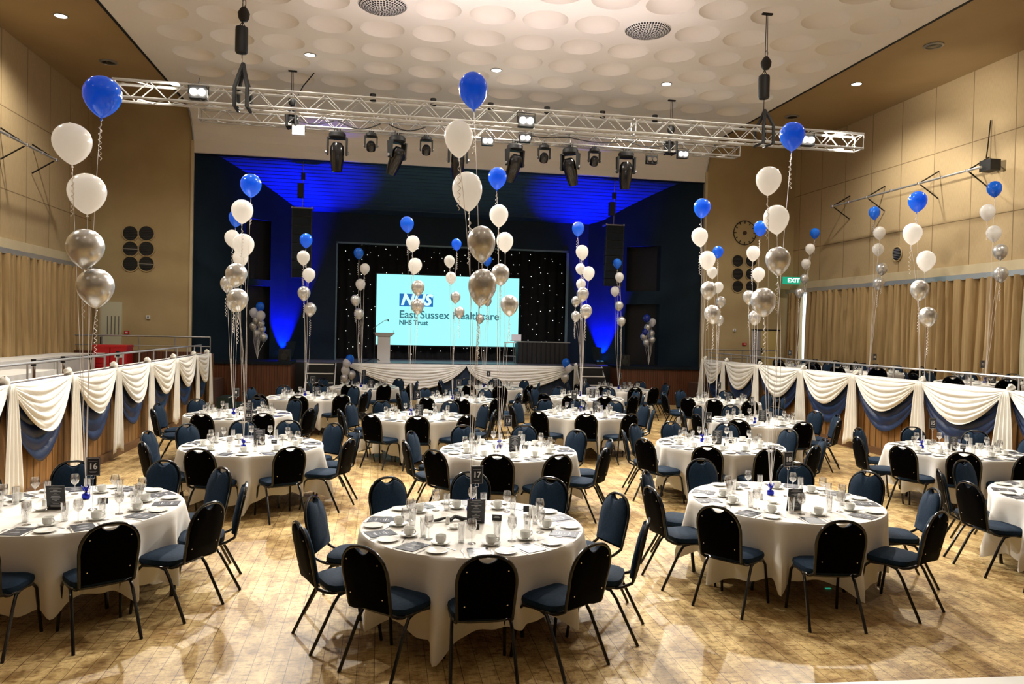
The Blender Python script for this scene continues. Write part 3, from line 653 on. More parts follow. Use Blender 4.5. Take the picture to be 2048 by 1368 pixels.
# exit signs
p = atx(1590, 562, XR)
t = thing('exit_sign', 'green lit EXIT sign high on the board wall beside the clock corner', 'exit sign', (XR-.30, p.y-.4, p.z-.02), radians(-10))
MB().box((-.34, -.03, -.115), (.34, .03, .115)).build('sign_box', M_GREEN, t, smooth=0)
text('lettering', 'EXIT', .19, M_EXITW, t, (0, -.033, 0), bold=.006)
t = thing('exit_sign', 'green lit exit sign above the gold curtain near the cream door', 'exit sign', (-7.9, 22.3, 4.32), radians(10))
MB().box((-.24, -.03, -.115), (.24, .03, .115)).build('sign_box', M_GREEN, t, smooth=0)
mb = MB(); mb.box((-.1, -.034, -.06), (-.03, -.03, .07)); mb.prism([(.0, 0), (.07, .06), (.07, -.06)], -.034, -.03); mb.build('running_figure', M_EXITW, t, smooth=0)

# red crates, platform clutter on the left
p0 = aty(184, 687, 20.6); p1 = aty(253, 690, 20.6); w = (p1.x-p0.x)/2
for k in range(2):
    for z in range(2):
        t = thing('storage_crate', 'red plastic crate, %s of the %s stack by the cream door' % (('lower', 'upper')[z], ('outer', 'inner')[k]), 'crate', (p0.x+w*(k+.5), 20.9, .75+z*.49), group='red crates by the door')
        MB().box((-w/2+.01, -.25, 0), (w/2-.01, .25, .42)).build('body', M_RED, t, smooth=0)
        MB().box((-w/2, -.26, .42), (w/2, .26, .48)).build('lid', M_RED, t, smooth=0)
        MB().box((-.09, -.262, .16), (.09, -.25, .28)).build('paper_note', M_WHITEP, t, smooth=0)
for k, (px, py) in enumerate(((68, 716), (126, 712), (180, 708), (235, 704))):
    p = atz(px, py, 1.72); p = Vector((-5.3, (12.8, 13.9, 15.1, 16.6)[k], 0))
    t = thing('queue_barrier_post', 'black and chrome belt barrier post on the platform, %s from the camera' % ('first', 'second', 'third', 'fourth')[k], 'barrier post', (p.x, p.y, .75), group='belt barrier posts')
    MB().lathe([(0, 0), (.16, 0), (.16, .015), (.05, .035), (0, .04)], 20).build('base', M_BLACK, t)
    MB().cyl((0, 0, .03), (0, 0, .88), .028, 12).build('pole', M_CHROME, t)
    MB().cyl((0, 0, .86), (0, 0, .97), .036, 12).build('belt_head', M_BLACK, t)
    MB().box((-.002, 0, .89), (.002, (1.1, 1.2, 1.5, 2.6)[k], .945)).build('belt', M_BLACK, t, smooth=0)
def clothed_table(x, y, l, wd, zt, lab, ruffle):
    t = thing('trestle_table', lab, 'table', (x, y, .75), group='white clothed tables on the platform')
    MB().box((-wd, -l/2, zt-.03), (wd, l/2, zt)).build('table_top', M_WHITEP, t, smooth=0)
    mb = MB()
    mb.grid(lambda u, v: Vector((wd+.01+ruffle*sin(u*55)*v, -l/2+l*u, (zt+.005)-(zt-.03)*v)), 110, 6); mb.grid(lambda u, v: Vector((-wd-.01+(2*wd+.02)*v, -l/2+l*u, zt+.006)), 2, 2)
    mb.grid(lambda u, v: Vector((-wd-.01+(2*wd+.02)*u, -l/2-.01-ruffle*sin(u*30)*v, (zt+.005)-(zt-.03)*v)), 40, 3)
    mb.build('tablecloth', M_CLOTH, t)
for k in range(4):
    clothed_table(-7.45, 12.0+2.42*k, 2.4, .38, .76, 'long white clothed table against the gold curtain, %s from the camera' % ('first', 'second', 'third', 'fourth')[k], .004)
clothed_table(-6.25, 14.0, 2.4, .36, .66, 'low white table with ruffled cloth behind the first barrier post', .03)
structure(MB().box((-8.1, 21.3, .75), (-4.6, 21.36, 1.55)).build('wall_balustrade_left', M_WOODST, smooth=0))
structure(MB().box((9.95, 22.0, .75), (12.4, 22.06, 1.35)).build('wall_balustrade_right', M_WOODST, smooth=0))
# handrails at the ends of both platforms
for nm, xa, xb, y, lab in (('l', -8.1, -4.5, 21.33, 'dark double handrail across the end of the platform by the crates'), ('r', 9.95, 12.4, 22.03, 'dark handrail across the end of the platform by the clock')):
    t = thing('end_handrail', lab, 'handrail', (0, y, 0)); top = 1.95 if nm == 'l' else 1.85
    MB().cyl((xa, 0, top), (xb, 0, top), .02, 8).build('rail', M_GREY, t)
    MB().cyl((xa, 0, top-.25), (xb, 0, top-.25), .012, 8).build('rail', M_GREY, t)
    n = 5
    for k in range(n): x = xa+(xb-xa)*k/(n-1); MB().cyl((x, 0, .75), (x, 0, top), .014, 6).build('post', M_GREY, t)

# ------------------------------------------------------------------ side platform rails and swags
for side in ('left', 'right'):
    sg = 1 if side == 'left' else -1; X = PL if side == 'left' else PR; out = Vector((sg, 0, 0))
    ks = [8.0, 9.9, 11.78, 13.65, 15.5, 17.35, 19.15, 20.55] if side == 'left' else [6.3, 8.35, 10.36, 12.33, 14.3, 16.28, 18.36, 20.3, 21.75]
    t = thing('platform_railing', 'white tubular railing above the swagged front of the %s platform' % side, 'railing', (X-.06*sg, 0, 0))
    rt_ = 1.76
    MB().tube([(0, ks[0], rt_), (0, ks[-1], rt_)], .018, 8).build('top_rail', M_SILVERRAIL, t)
    MB().tube([(0, ks[0], 1.54), (0, ks[-1], 1.54)], .014, 8).build('lower_rail', M_WHITEP, t)
    for y in [k_ for k_ in ks]+[(a+b)/2 for a, b in zip(ks, ks[1:])]:
        MB().cyl((0, y, .75), (0, y, rt_), .014, 8).build('post', M_SILVERRAIL, t)
    for i, (ya, yb) in enumerate(zip(ks, ks[1:])):
        z = 1.55; P0, P1 = Vector((X+.05*sg, ya, z)), Vector((X+.05*sg, yb, z))
        order = ('first', 'second', 'third', 'fourth', 'fifth', 'sixth', 'seventh', 'eighth', 'ninth')[i]
        mb = swag_surface(P0, P1, out, 1.06+random.uniform(-.05, .06), .03, 6, .05, i*7+3, nu=44, nv=44, belly=.02, power=.62)
        tag(mb.build('navy_swag', M_NAVY, solid=.004), 'deep navy satin swag, %s from the camera on the %s platform' % (order, side), 'drape', 'navy swags on the %s platform' % side)
        mb = swag_surface(P0+out*.05, P1+out*.05, out, .68+random.uniform(-.04, .06), .02, 6, .055, i*11+1, nu=44, nv=54, belly=.06, power=1.0)
        tag(mb.build('white_swag', M_DRAPE, solid=.004), 'ivory swag over navy satin, %s from the camera on the %s platform' % (order, side), 'drape', 'ivory swags on the %s platform' % side)
    for i, y in enumerate(ks):
        order = ('first', 'second', 'third', 'fourth', 'fifth', 'sixth', 'seventh', 'eighth', 'ninth')[i]
        t = thing('drape_tail', 'ivory knotted drape tail, %s from the camera on the %s platform' % (order, side), 'drape', (X, y, 0), group='ivory tails on the %s platform' % side)
        L = (1.44, 1.36, 1.48, 1.40)[i % 4]
        tail_surface(Vector((.06*sg, 0, 1.55)), Vector((0, 1, 0)), out, .10, .50, L, i*3).build('tail', M_DRAPE, t, solid=.004)
        o = knot_mesh(.068, i).build('knot', M_DRAPE, t); o.location = (.08*sg, 0, 1.58)

# ------------------------------------------------------------------ curtains
def curtain(x, ya, yb, lab, name='curtain', sg=1, seed=0, gather=0):
    rnd = random.Random(seed); ph = [rnd.uniform(0, 6) for _ in range(4)]; n = int((yb-ya)*46)
    def fn(u, v):
        y = ya+(yb-ya)*u
        if gather: y += gather*sin(pi*v)*(.5-u)*2*.12
        L_ = (yb-ya)*u
        a_ = 2*pi*L_*3.6+ph[0]+1.6*sin(L_*2.1+ph[1])+.5*sin(L_*5.3+ph[3])
        d = .125*(abs(sin(a_/2))**.7*2-1)+.03*sin(2*pi*L_*1.3+ph[2])+.02*sin(L_*44+2*v+ph[3])
        return Vector((x+sg*d*(.65+.35*v), y+.05*sin(3*v+L_*4), 3.74-(3.74-.78)*v))
    mb = MB(); mb.grid(fn, max(30, n), 6)
    return tag(mb.build(name, M_CURT, smooth=180), lab, 'curtain', 'gold curtains along the side walls')
for i, (ya, yb, lab) in enumerate(((22.15, 23.1, 'narrow gold curtain in the corner by the gold door'), (18.6, 21.85, 'gold pleated curtain behind platform table twenty-one'), (13.72, 18.55, 'wide gold pleated curtain behind platform table twenty-two'), (8.0, 13.58, 'bright gold pleated curtain behind platform table twenty-three'))):
    curtain(XR-.21, ya, yb, lab, sg=-1, seed=i)
for i, (ya, yb, lab) in enumerate(((8.0, 22.5, 'long gold pleated curtain behind the white platform tables'),)):
    curtain(XL+.21, ya, yb, lab, seed=10+i)
structure(MB().box((XR-.02, 7.5, 1.2), (XR-.01, 22.9, 3.7)).build('window_1', M_DAY, smooth=0))

# ------------------------------------------------------------------ pipes on brackets on the side walls
def wall_bar(X, xp, ys, y0, y1, z, lab):
    t = thing('lighting_bar', lab, 'lighting bar', (0, 0, 0))
    MB().tube([(xp, y0, z), (xp, y1, z)], .026, 10).build('pipe', M_ALU, t)
    for y in ys:
        b = MB(); e = X+(.02 if X < 0 else -.02); b.cyl((xp, y, z), (e, y+.05, z+.34), .018, 6); b.cyl((xp, y, z), (e, y+.05, z-.33), .018, 6)
        b.build('bracket', M_CHAIRTUBE, t)
        MB().lathe([(0, -.045), (.045, -.03), (.045, .03), (0, .045)], 10, (xp, y, z)).build('clamp', M_CHROME, t)
    for y in [(a+b)/2 for a, b in zip(ys, ys[1:])]: MB().lathe([(0, -.04), (.04, -.03), (.04, .03), (0, .04)], 10, (xp, y, z)).build('clamp', M_CHROME, t)
wall_bar(XR, 12.9, (20.12, 18.56, 16.54, 14.99), 14.6, 20.2, 6.13, 'pale lighting bar on black brackets high on the clock side wall')
wall_bar(XL, -7.6, (19.4, 17.9, 16.3, 14.6), 14.2, 19.5, 6.09, 'pale lighting bar on black brackets on the wall above the white platform tables')
p = atx(1972, 331, 13.1)
t = thing('wall_fixture', 'small black box with hose at the end of the lighting bar', 'wall fixture', (13.2, p.y, p.z))
MB().box((-.13, -.16, -.12), (.13, .16, .12)).build('box', M_BLACK, t, smooth=0)
MB().tube([(.05, .1, .12), (.15, .28, .25), (.2, .30, .5), (.25, .30, 1.1)], .014, 6).build('hose', M_CHAIRTUBE, t)

# ------------------------------------------------------------------ ceiling fittings
def downlight(x, y, z, lab):
    t = thing('ceiling_downlight', lab, 'downlight', (x, y, z), group='recessed ceiling downlights')
    MB().tube([(.125*cos(a), .125*sin(a), -.004) for a in (2*pi*k/24 for k in range(24))], .014, 6, closed=True).build('trim_ring', M_GREY, t)
    MB().lathe([(0, -.004), (.11, -.006), (.118, .006)], 24).build('lamp', M_DOWNL, t)
for i, x in enumerate((-1.69, 2.57, 6.79)):
    downlight(x, 17.7, CEIL-.004, 'glowing round downlight in the white ceiling, %s of three from the left' % ('first', 'second', 'third')[i])
for i, x in enumerate((-6.6, 11.45)):
    downlight(x, 17.0, SOF-.004, 'glowing round downlight in the gold soffit on the %s' % ('left', 'right')[i])
for i, (px, py, lab) in enumerate(((766, 5, 'perforated white dome grille in the ceiling above the centre'), (1295, 60, 'perforated white dome grille in the ceiling near the hoist'))):
    x = -.08+1.055*(0 if i == 0 else 5)
    t = thing('ceiling_grille', lab, 'ceiling grille', (x, 14.65, CEIL), group='perforated ceiling grilles')
    dome = [(.47, -.004), (.455, -.015), (.40, -.05), (.28, -.095), (.14, -.12), (0, -.125)]
    def dz(rr):
        for (ra, za), (rb, zb) in zip(dome, dome[1:]):
            if rb <= rr <= ra: return zb+(za-zb)*(rr-rb)/(ra-rb)
        return -.004
    MB().lathe(dome, 36).build('dome', M_WHITEP, t)
    mb = MB()
    for q, rr in enumerate((.435, .385, .335, .285, .235, .185, .135, .085, .035)):
        n = max(4, int(2*pi*rr/.055))
        for k in range(n):
            a = 2*pi*(k+.5*(q % 2))/n; r = .0215; pts = []
            for m in range(8):
                b = pi*m/4; x, y = rr*cos(a)+r*cos(b), rr*sin(a)+r*sin(b); pts.append(Vector((x, y, dz(min(.469, sqrt(x*x+y*y)))-.006)))
            mb.add(pts, [tuple(range(8))])
    tag(mb.build('hole_pattern', M_BLACK, t, smooth=0), kind='stuff')
for i, (x, y) in enumerate(((-6.6, 19.75), (11.48, 14.4), (11.45, 19.95))):
    t = thing('soffit_vent', ('dark round vent in the gold soffit above the cream door side', 'dark round vent in the gold soffit, nearer the camera on the clock side', 'dark round vent in the gold soffit by the truss end')[i], 'vent', (x, y, SOF), group='soffit vents')
    MB().lathe([(.2, .0), (.2, -.02), (.16, -.035), (.15, -.01), (0, -.01)], 24).build('ring', M_GREY, t)
    MB().lathe([(0, -.05), (.08, -.045), (.14, -.03), (.08, -.02), (0, -.02)], 20).build('cone', M_CHAIRTUBE, t)

# ------------------------------------------------------------------ trusses
def truss(name, lab, y, x0, x1, z, tilt, hs=.14, step=.28):
    t = thing(name, lab, 'truss', (0, y, 0))
    Z = lambda x: z+tilt*(x-(x0+x1)/2)
    i = 0
    for sy in (-1, 1):
        for sz in (-1, 1):
            MB().tube([(x0, sy*hs, Z(x0)+sz*hs), (x1, sy*hs, Z(x1)+sz*hs)], .024, 8).build('chord', M_ALU, t)
    nseg = int((x1-x0)/step)
    faces = [('lacing', lambda k: (-hs, -hs if k % 2 else hs)), ('lacing', lambda k: (hs, -hs if k % 2 else hs)), ('lacing', lambda k: (-hs if k % 2 else hs, hs)), ('lacing', lambda k: (-hs if k % 2 else hs, -hs))]
    for nm, fn in faces:
        mb = MB()
        for k in range(nseg):
            xa, xb = x0+k*(x1-x0)/nseg, x0+(k+1)*(x1-x0)/nseg; a, b = fn(k), fn(k+1)
            mb.cyl((xa, a[0], Z(xa)+a[1]), (xb, b[0], Z(xb)+b[1]), .0095, 6)
        mb.build(nm, M_ALU, t)
    mb = MB()
    for x in (x0, x1, x0+(x1-x0)*.33, x0+(x1-x0)*.66):
        mb.tube([(x, -hs, Z(x)-hs), (x, hs, Z(x)-hs), (x, hs, Z(x)+hs), (x, -hs, Z(x)+hs)], .014, 6, closed=True)
    mb.build('end_frame', M_ALU, t)
    return t, Z
fl, fr = aty(230, 180, 13.4), aty(1718, 286, 13.4)
tf, ZF = truss('lighting_truss', 'long aluminium box truss hanging nearest the camera', 13.4, fl.x, fr.x, (fl.z+fr.z)/2, (fr.z-fl.z)/(fr.x-fl.x))
rl, rr_ = aty(400, 228, 18.9), aty(1475, 304, 18.9)
tr_, ZR = truss('lighting_truss', 'shorter aluminium box truss carrying the moving heads', 18.9, rl.x, rr_.x, (rl.z+rr_.z)/2, (rr_.z-rl.z)/(rr_.x-rl.x))
def hoist(x, y, zt, lab, bag, mot, apex):
    t = thing('chain_hoist', lab, 'hoist', (x, y, 0), group='truss chain hoists')
    MB().cyl((-.02, 0, apex), (-.02, 0, CEIL), .008, 6).build('chain', M_CHAIRTUBE, t); MB().cyl((.03, 0, mot+.1), (.01, 0, CEIL), .006, 6).build('cable', M_BLACK, t)
    MB().box((-.10, -.03, CEIL-.03), (.10, .03, CEIL)).build('ceiling_plate', M_BLACK, t, smooth=0)
    MB().lathe([(0, 0), (.09, .01), (.105, .04), (.105, .40), (.10, .44), (.02, .45), (0, .45)], 14, (-.03, 0, bag)).build('chain_bag', M_BLACK, t)
    mb = MB(); mb.tube([(-.10, 0, bag+.42), (-.02, 0, mot)], .008, 5); mb.tube([(.04, 0, bag+.42), (-.02, 0, mot)], .008, 5); mb.build('bag_strap', M_BLACK, t)
    MB().lathe([(0, 0), (.06, .01), (.09, .06), (.10, .14), (.07, .2), (.04, .24), (0, .26)], 12, (0, 0, mot)).build('motor', M_BLACK, t)
    MB().tube([(0, 0, mot+.24), (.03, 0, mot+.29), (.03, 0, mot+.34), (0, 0, mot+.36), (-.02, 0, mot+.32)], .009, 6).build('hook', M_GREY, t)
    for sx in (-1, 1):
        MB().tube([(0, 0, apex), (sx*.05, -.1, apex-(apex-zt)*.5), (sx*.10, -.16, zt+.02), (sx*.10, -.17, zt-.30), (sx*.10, .17, zt-.30), (sx*.10, .17, zt+.02), (sx*.04, .08, zt+(apex-zt)*.5), (0, 0, apex)], .034, 6).build('sling', M_BLACK, t)
hz = lambda x, y: aty(x, y, 13.4).z
hoist(-2.37, 13.4, ZF(-2.37)+.14, 'black chain hoist with bag holding the lectern side of the near truss', hz(487, 108), hz(492, 44), hz(497, 128))
hoist(7.12, 13.4, ZF(7.12)+.14, 'black chain hoist with bag holding the clock side of the near truss', hz(1545, 200), hz(1548, 141), hz(1549, 222))
for x, w in ((-2.2, 'lectern'), (7.41, 'clock')): hoist(x, 18.9, ZR(x)+.14, 'black chain hoist with bag holding the %s side of the far truss' % w, ZR(x)-.2, ZR(x)+.35, ZR(x)+.3)
def swing_cable(pts, lab):
    t = MB().tube(pts, .014, 6).build('power_cable', M_BLACK); tag(t, lab, 'cable', 'black cables on the trusses')
def sag(x0, x1, y, Z, d, n=10): return [(x0+(x1-x0)*k/n, y, Z(x0)+(Z(x1)-Z(x0))*k/n-d*sin(pi*k/n)) for k in range(n+1)]
for k, (a, b, d) in enumerate(((-2.2, -1.2, .12), (-1.1, -.1, .16), (.1, 1.0, .12), (3.4, 4.6, .05), (4.6, 6.2, .08), (6.2, 7.3, .1))):
    swing_cable(sag(a, b, 18.74, lambda x: ZR(x)+.03, d), 'black cable drooping along the far truss, %s bight counted from the lectern side' % ('first', 'second', 'third', 'fourth', 'fifth', 'sixth')[k])
swing_cable([(-1.7, 18.9, CEIL-.02), (-1.95, 18.9, 8.1), (-2.1, 18.9, 7.8), (-2.15, 18.8, 7.4)], 'thick black cable loom dropping from the ceiling to the far truss')
# lamps
def blinder(p, lab, white=False, lit=True, z_truss=None):
    t = thing('flood_lamp', lab, 'stage lamp', p, group='flood lamps on the trusses')
    MB().box((-.14, -.06, -.10), (.14, .08, .10)).build('housing', M_WHITEP if white else M_BLACK, t, smooth=0)
    for sx in (-1, 1):
        MB().cyl((sx*.065, -.085, 0), (sx*.065, -.06, 0), .055, 16).build('lamp', M_LAMP if lit else M_CHROME, t)
    MB().tube([(-.16, 0, -.02), (-.16, 0, .15), (0, 0, .15), (0, .03, .26), (0, 0, .15), (.16, 0, .15), (.16, 0, -.02)], .009, 6).build('yoke', M_BLACK, t)
names = ('near truss end by the blue balloon', 'near truss centre', 'near truss end on the clock side')
for p, nm in zip(FRONT_LAMPS, names): blinder(p, 'twin flood lamp shining at the camera, '+nm)
names = ('left of the truss centre', 'right at the truss centre', 'at the clock side end', 'in a white housing at the lectern side')
for i, (p, nm) in enumerate(zip(REAR_LAMPS, names)): blinder(p, 'lit twin flood lamp under the far truss, '+nm, white=(i == 3))
blinder(aty(1303, 320, 18.75), 'unlit twin flood lamp hanging under the far truss', lit=False)
for i, p in enumerate(UPLAMPS):
    t = thing('small_uplight', 'small grey can light standing on the near truss, %s from the left' % ('first', 'second', 'third', 'fourth', 'fifth', 'sixth')[i], 'stage lamp', (p.x, 13.54, ZF(p.x)+.165), group='can lights on the near truss')
    MB().cyl((0, 0, 0), (0, 0, .12), .055, 14).build('can', M_CHAIRTUBE, t); MB().box((-.05, -.02, -.01), (.05, .02, .01)).build('clamp', M_BLACK, t, smooth=0)
# moving heads
def moving_head(x, big, tilt, yaw, lab):
    zt = ZR(x)-.14; t = thing('moving_head_light', lab, 'stage light', (x, 18.76, zt), yaw, 'moving heads on the far truss')
    k = 1.18 if big else .76
    mb = MB(); mb.cyl((-.06*k, 0, .03), (-.06*k, 0, -.10*k), .012, 6); mb.cyl((.06*k, 0, .03), (.06*k, 0, -.10*k), .012, 6); mb.cyl((0, 0, .03), (0, 0, -.10*k), .02, 8); mb.build('clamp', M_BLACK, t)
    MB().lathe([(0, 0), (.14*k, 0), (.17*k, -.03*k), (.17*k, -.10*k), (.13*k, -.13*k), (0, -.13*k)], 16, (0, 0, -.09*k)).build('base', M_BLACK, t)
    zb = -.22*k; L = .33*k; w = .19*k
    for sx in (-1, 1):
        mb = MB(); a = Vector((sx*w, 0, 0))
        mb.prism([(-.075*k, zb+.02), (.075*k, zb+.02), (.06*k, zb-L*.6), (.045*k, zb-L), (-.045*k, zb-L), (-.06*k, zb-L*.6)], -.02*k, .02*k, Matrix.Translation(a) @ Matrix.Rotation(pi/2, 4, 'Z')); mb.build('yoke_arm', M_BLACK, t, smooth=0)
    MB().box((-w, -.06*k, zb-.01), (w, .06*k, zb+.03)).build('yoke_bridge', M_BLACK, t, smooth=0)
    T = Matrix.Translation((0, 0, zb-L*.85)) @ Matrix.Rotation(tilt, 4, 'X')
    if big: pr = [(0, .20), (.09, .19), (.135, .12), (.145, 0), (.135, -.18), (.105, -.36), (.10, -.39), (.085, -.38), (0, -.36)]
    else: pr = [(0, .15), (.09, .14), (.14, .06), (.15, -.04), (.14, -.14), (.11, -.16), (0, -.13)]
    hd = MB().lathe([(r*k if big else r*k*1.0, z*k) for r, z in pr], 20, T=T).build('head', M_GLOSSBLK, t)
    for sx in (-1, 1): MB().cyl((sx*(w+.02*k), 0, zb-L*.85), (sx*(w+.05*k), 0, zb-L*.85), .03*k, 10).build('tilt_knob', M_GREY, t)
specs = [(675, 1, .05, 0), (742, 0, .7, 0), (794, 1, .5, .7), (852, 0, .7, 0), (915, 1, .15, 0), (1028, 1, .55, .4), (1086, 0, .7, 0), (1138, 1, .5, -.7), (1186, 0, .7, 0), (1249, 1, .1, 0)]
for i, (px, big, ti, yw) in enumerate(specs):
    order = ('first', 'second', 'third', 'fourth', 'fifth', 'sixth', 'seventh', 'eighth', 'ninth', 'tenth')[i]
    moving_head(aty(px, 300, 18.9).x, big, ti, yw, '%s black moving head light, %s from the lectern side of the far truss' % ('large' if big else 'small', order))

# ------------------------------------------------------------------ floor tables: position, seat angles (0 = towards the camera, + = to the right)
TABLES = {
 17: ((.77, 6.11), [-150, -107, -72, -38, -3, 30, 66, 104, 140, 174]),
 16: ((-2.6, 6.98), [-161, -128, -95, -60, -5, 31, 64, 96, 130, 163]),
 18: ((3.9, 6.75), [-170, -122, -88, -52, -12, 32, 77, 113, 145]),
 19: ((7.25, 6.6), [-164, -124, -94, -58, -20, 20]),
 12: ((-1.64, 10.4), [-165, -131, -97, -56, -16, 27, 66, 98, 134, 167]),
 13: ((1.7, 9.85), [-118, -82, -48, -15, 15, 52, 85, 124, 160, -160]),
 14: ((4.89, 10.25), [-171, -138, -106, -70, -32, 1, 35, 66, 108, 150]),
 15: ((8.2, 9.6), [-150, -100, -66, -36, -4, 34, 68, 94, 128, 165]),
 8: ((-2.45, 13.94), [-138, -98, -60, -13, 25, 66, 101, 142, 176]),
 9: ((.69, 13.65), [-152, -120, -76, -36, -3, 34, 76, 112, 150]),
 10: ((3.85, 14.05), [-161, -126, -88, -48, -12, 22, 68, 103, 135, 168]),
 11: ((6.95, 12.95), [-150, -108, -80, -42, 2, 42, 76, 104, 140, 176]),
 4: ((-1.56, 17.3), [-150, -110, -70, -38, -3, 34, 66, 100, 136, 172]),
 5: ((1.74, 16.8), [-150, -118, -80, -34, -4, 30, 60, 95, 146, 178]),
 6: ((4.88, 17.5), [-165, -128, -95, -58, -30, 2, 34, 68, 99, 140]),
 7: ((8.0, 16.75), [-160, -125, -92, -58, -32, 0, 34, 68, 104, 150]),
 1: ((-.4, 20.15), [-179, -127, -90, -52, -14, 22, 60, 96, 138]),
 2: ((2.95, 20.3), [-160, -115, -80, -30, 3, 40, 86, 125, 165]),
 3: ((6.56, 20.15), [-150, -105, -70, -34, 0, 24, 62, 95, 135]),
}
PLATFORM = {21: (11.75, 19.2), 22: (11.75, 16.6), 23: (11.75, 13.0)}
ALLT = {**{k: (v[0][0], v[0][1], 0.0, v[1]) for k, v in TABLES.items()}, **{k: (x, y, .75, [-172, -136, -100, -64, -28, 8, 44, 80, 116, 152]) for k, (x, y) in PLATFORM.items()}}
SEATS = ['in the seat closest to the camera', 'one seat right of the closest', 'two seats right of the closest', 'three seats right of the closest', 'four seats right of the closest',
         'in the seat farthest from the camera', 'four seats left of the closest', 'three seats left of the closest', 'two seats left of the closest', 'one seat left of the closest']
def seat_names(angs):
    n = len(angs); order = sorted(range(n), key=lambda i: angs[i]); z = min(range(n), key=lambda k: abs(angs[order[k]])); out = [None]*n
    for k in range(n):
        d = (k-z) % n
        i = d if d <= n//2 else d-n
        out[order[k]] = SEATS[i % 10] if not (d == n//2 and n >= 9) else SEATS[5]
    seen = {}
    for k in range(n):
        if out[k] in seen: out[k] = out[k]+' pair'
        seen[out[k]] = 1
    return out

# ------------------------------------------------------------------ banquet chair
def make_chair():
    t = thing('banquet_chair', '', 'chair')
    # local axes: +y points from the chair to the table, back rest at -y; origin under the middle of the back rest top
    W_, D_ = .195, .40; yb = -.02; ys = .10      # half width, seat depth, back foot of rest, seat rear edge
    lean = lambda z: .10*(1-(z-.42)/.48) if z > .42 else .10     # the back leans outward (towards -y) with height
    # seat cushion
    mb = MB()
    def seat(u, v):
        a = 2*pi*u; n = 4.5; c, s_ = cos(a), sin(a); k = (abs(c)**n+abs(s_)**n)**(-1/n)
        prof = [(0, .415), (1, .415), (1.02, .43), (1.0, .455), (.86, .470), (.55, .478), (0, .480)]
        q = v*6; i = min(5, int(q)); f = q-i; r = prof[i][0]*(1-f)+prof[i+1][0]*f; z = prof[i][1]*(1-f)+prof[i+1][1]*f
        wx = W_*(1.06+.05*s_)
        return Vector((r*k*c*wx, .27+r*k*s_*.185, z))
    mb.grid(seat, 28, 6, closed_u=True); mb.build('seat', M_FABRIC, t)
    # seat frame tube
    pts = []
    for k in range(28):
        a = 2*pi*k/28; n = 4.5; c, s_ = cos(a), sin(a); q = (abs(c)**n+abs(s_)**n)**(-1/n); pts.append((q*c*W_*1.04, .27+q*s_*.18, .408))
    MB().tube(pts, .011, 6, closed=True).build('seat_frame', M_CHAIRTUBE, t)
    # back arch outline
    def arch(w, top, z0, n=18, pw=2.35):
        r = [(-w*.93, z0)]
        zc = top-.20
        for k in range(n+1):
            a = pi-pi*k/n; c, s_ = cos(a), sin(a); q = (abs(c)**pw+abs(s_)**pw)**(-1/pw); r.append((w*c*q, zc+.20*s_*q))
        r.append((w*.93, z0)); return r
    ar = arch(W_, .90, .47)
    P = lambda x, z, d=0: Vector((x, lean(z)-.10+d, z))
    path = [Vector((-W_*.93, .16, .405)), Vector((-W_*.93, .11, .405)), Vector((-W_*.93, .03+.03, .42)), Vector((-W_*.93, lean(.47)-.10+.075-.07, .455))]+[P(x, z) for x, z in ar]+[Vector((W_*.93, lean(.47)-.10+.005, .455)), Vector((W_*.93, .06, .42)), Vector((W_*.93, .11, .405)), Vector((W_*.93, .16, .405))]
    MB().tube(path, .0125, 8).build('back_frame', M_CHAIRTUBE, t)
    # panel with the handle notch under the top tube
    def panel(w, top, z0, notch):
        o = arch(w, top, z0, n=24)
        L_ = [(x, z) for x, z in o if x < -.064]; R_ = [(x, z) for x, z in o if x > .064]
        ztop = max(z for x, z in o if abs(x) < .07)
        dip = [(-.064+.128*k/12, ztop-.008-.034*sin(pi*k/12)**.75) for k in range(13)]
        return L_+dip+R_
    def slab(name, w, top, z0, d0, d1, m, bulge=0):
        o = panel(w, top, z0, True); n = len(o); mb = MB()
        cxz = (0, (top+z0)/2-.02)
        v = [P(x, z, d0) for x, z in o]; inner = [P(cxz[0]+(x-cxz[0])*.95, cxz[1]+(z-cxz[1])*.97, d1) for x, z in o]; edge = [P(x, z, d0+(d1-d0)*.6) for x, z in o]
        cc = [P(cxz[0]+(x-cxz[0])*.45, cxz[1]+(z-cxz[1])*.5, d1+bulge) for x, z in o]
        vs = v+edge+inner+cc; f = [tuple(range(n))]
        for q in range(3):
            for k in range(n): f.append((q*n+k, q*n+(k+1) % n, (q+1)*n+(k+1) % n, (q+1)*n+k))
        f.append(tuple(3*n+k for k in range(n-1, -1, -1)))
        mb.add(vs, f); return mb.build(name, m, t, smooth=50)
    sh = slab('back_shell', W_-.008, .892, .462, .002, -.014, M_SHELL, -.004)
    slab('backrest', W_-.012, .885, .485, .004, .036, M_FABRIC, .012)
    mb = MB()
    for x, z in ((-.14, .56), (.14, .56), (-.135, .80), (.135, .80)): mb.lathe([(0, -.0), (.006, .001), (.005, .004), (0, .006)], 8, T=Matrix.Translation(P(x, z, -.016)) @ Matrix.Rotation(pi/2, 4, 'X'))
    mb.build('screw_pattern', M_CHROME, sh)
    # legs
    for sx in (-1, 1):
        MB().tube([(sx*W_*.99, .22, .405), (sx*W_*1.02, .155, .39), (sx*W_*1.05, .11, .33), (sx*W_*1.14, -.06, .0)], .0125, 8).build('leg', M_CHAIRTUBE, t)
        MB().tube([(sx*W_*.99, .28, .405), (sx*W_*1.02, .385, .395), (sx*W_*1.04, .43, .35), (sx*W_*1.12, .48, .0)], .0125, 8).build('leg', M_CHAIRTUBE, t)
    return t
chair0 = make_chair(); used = [False]
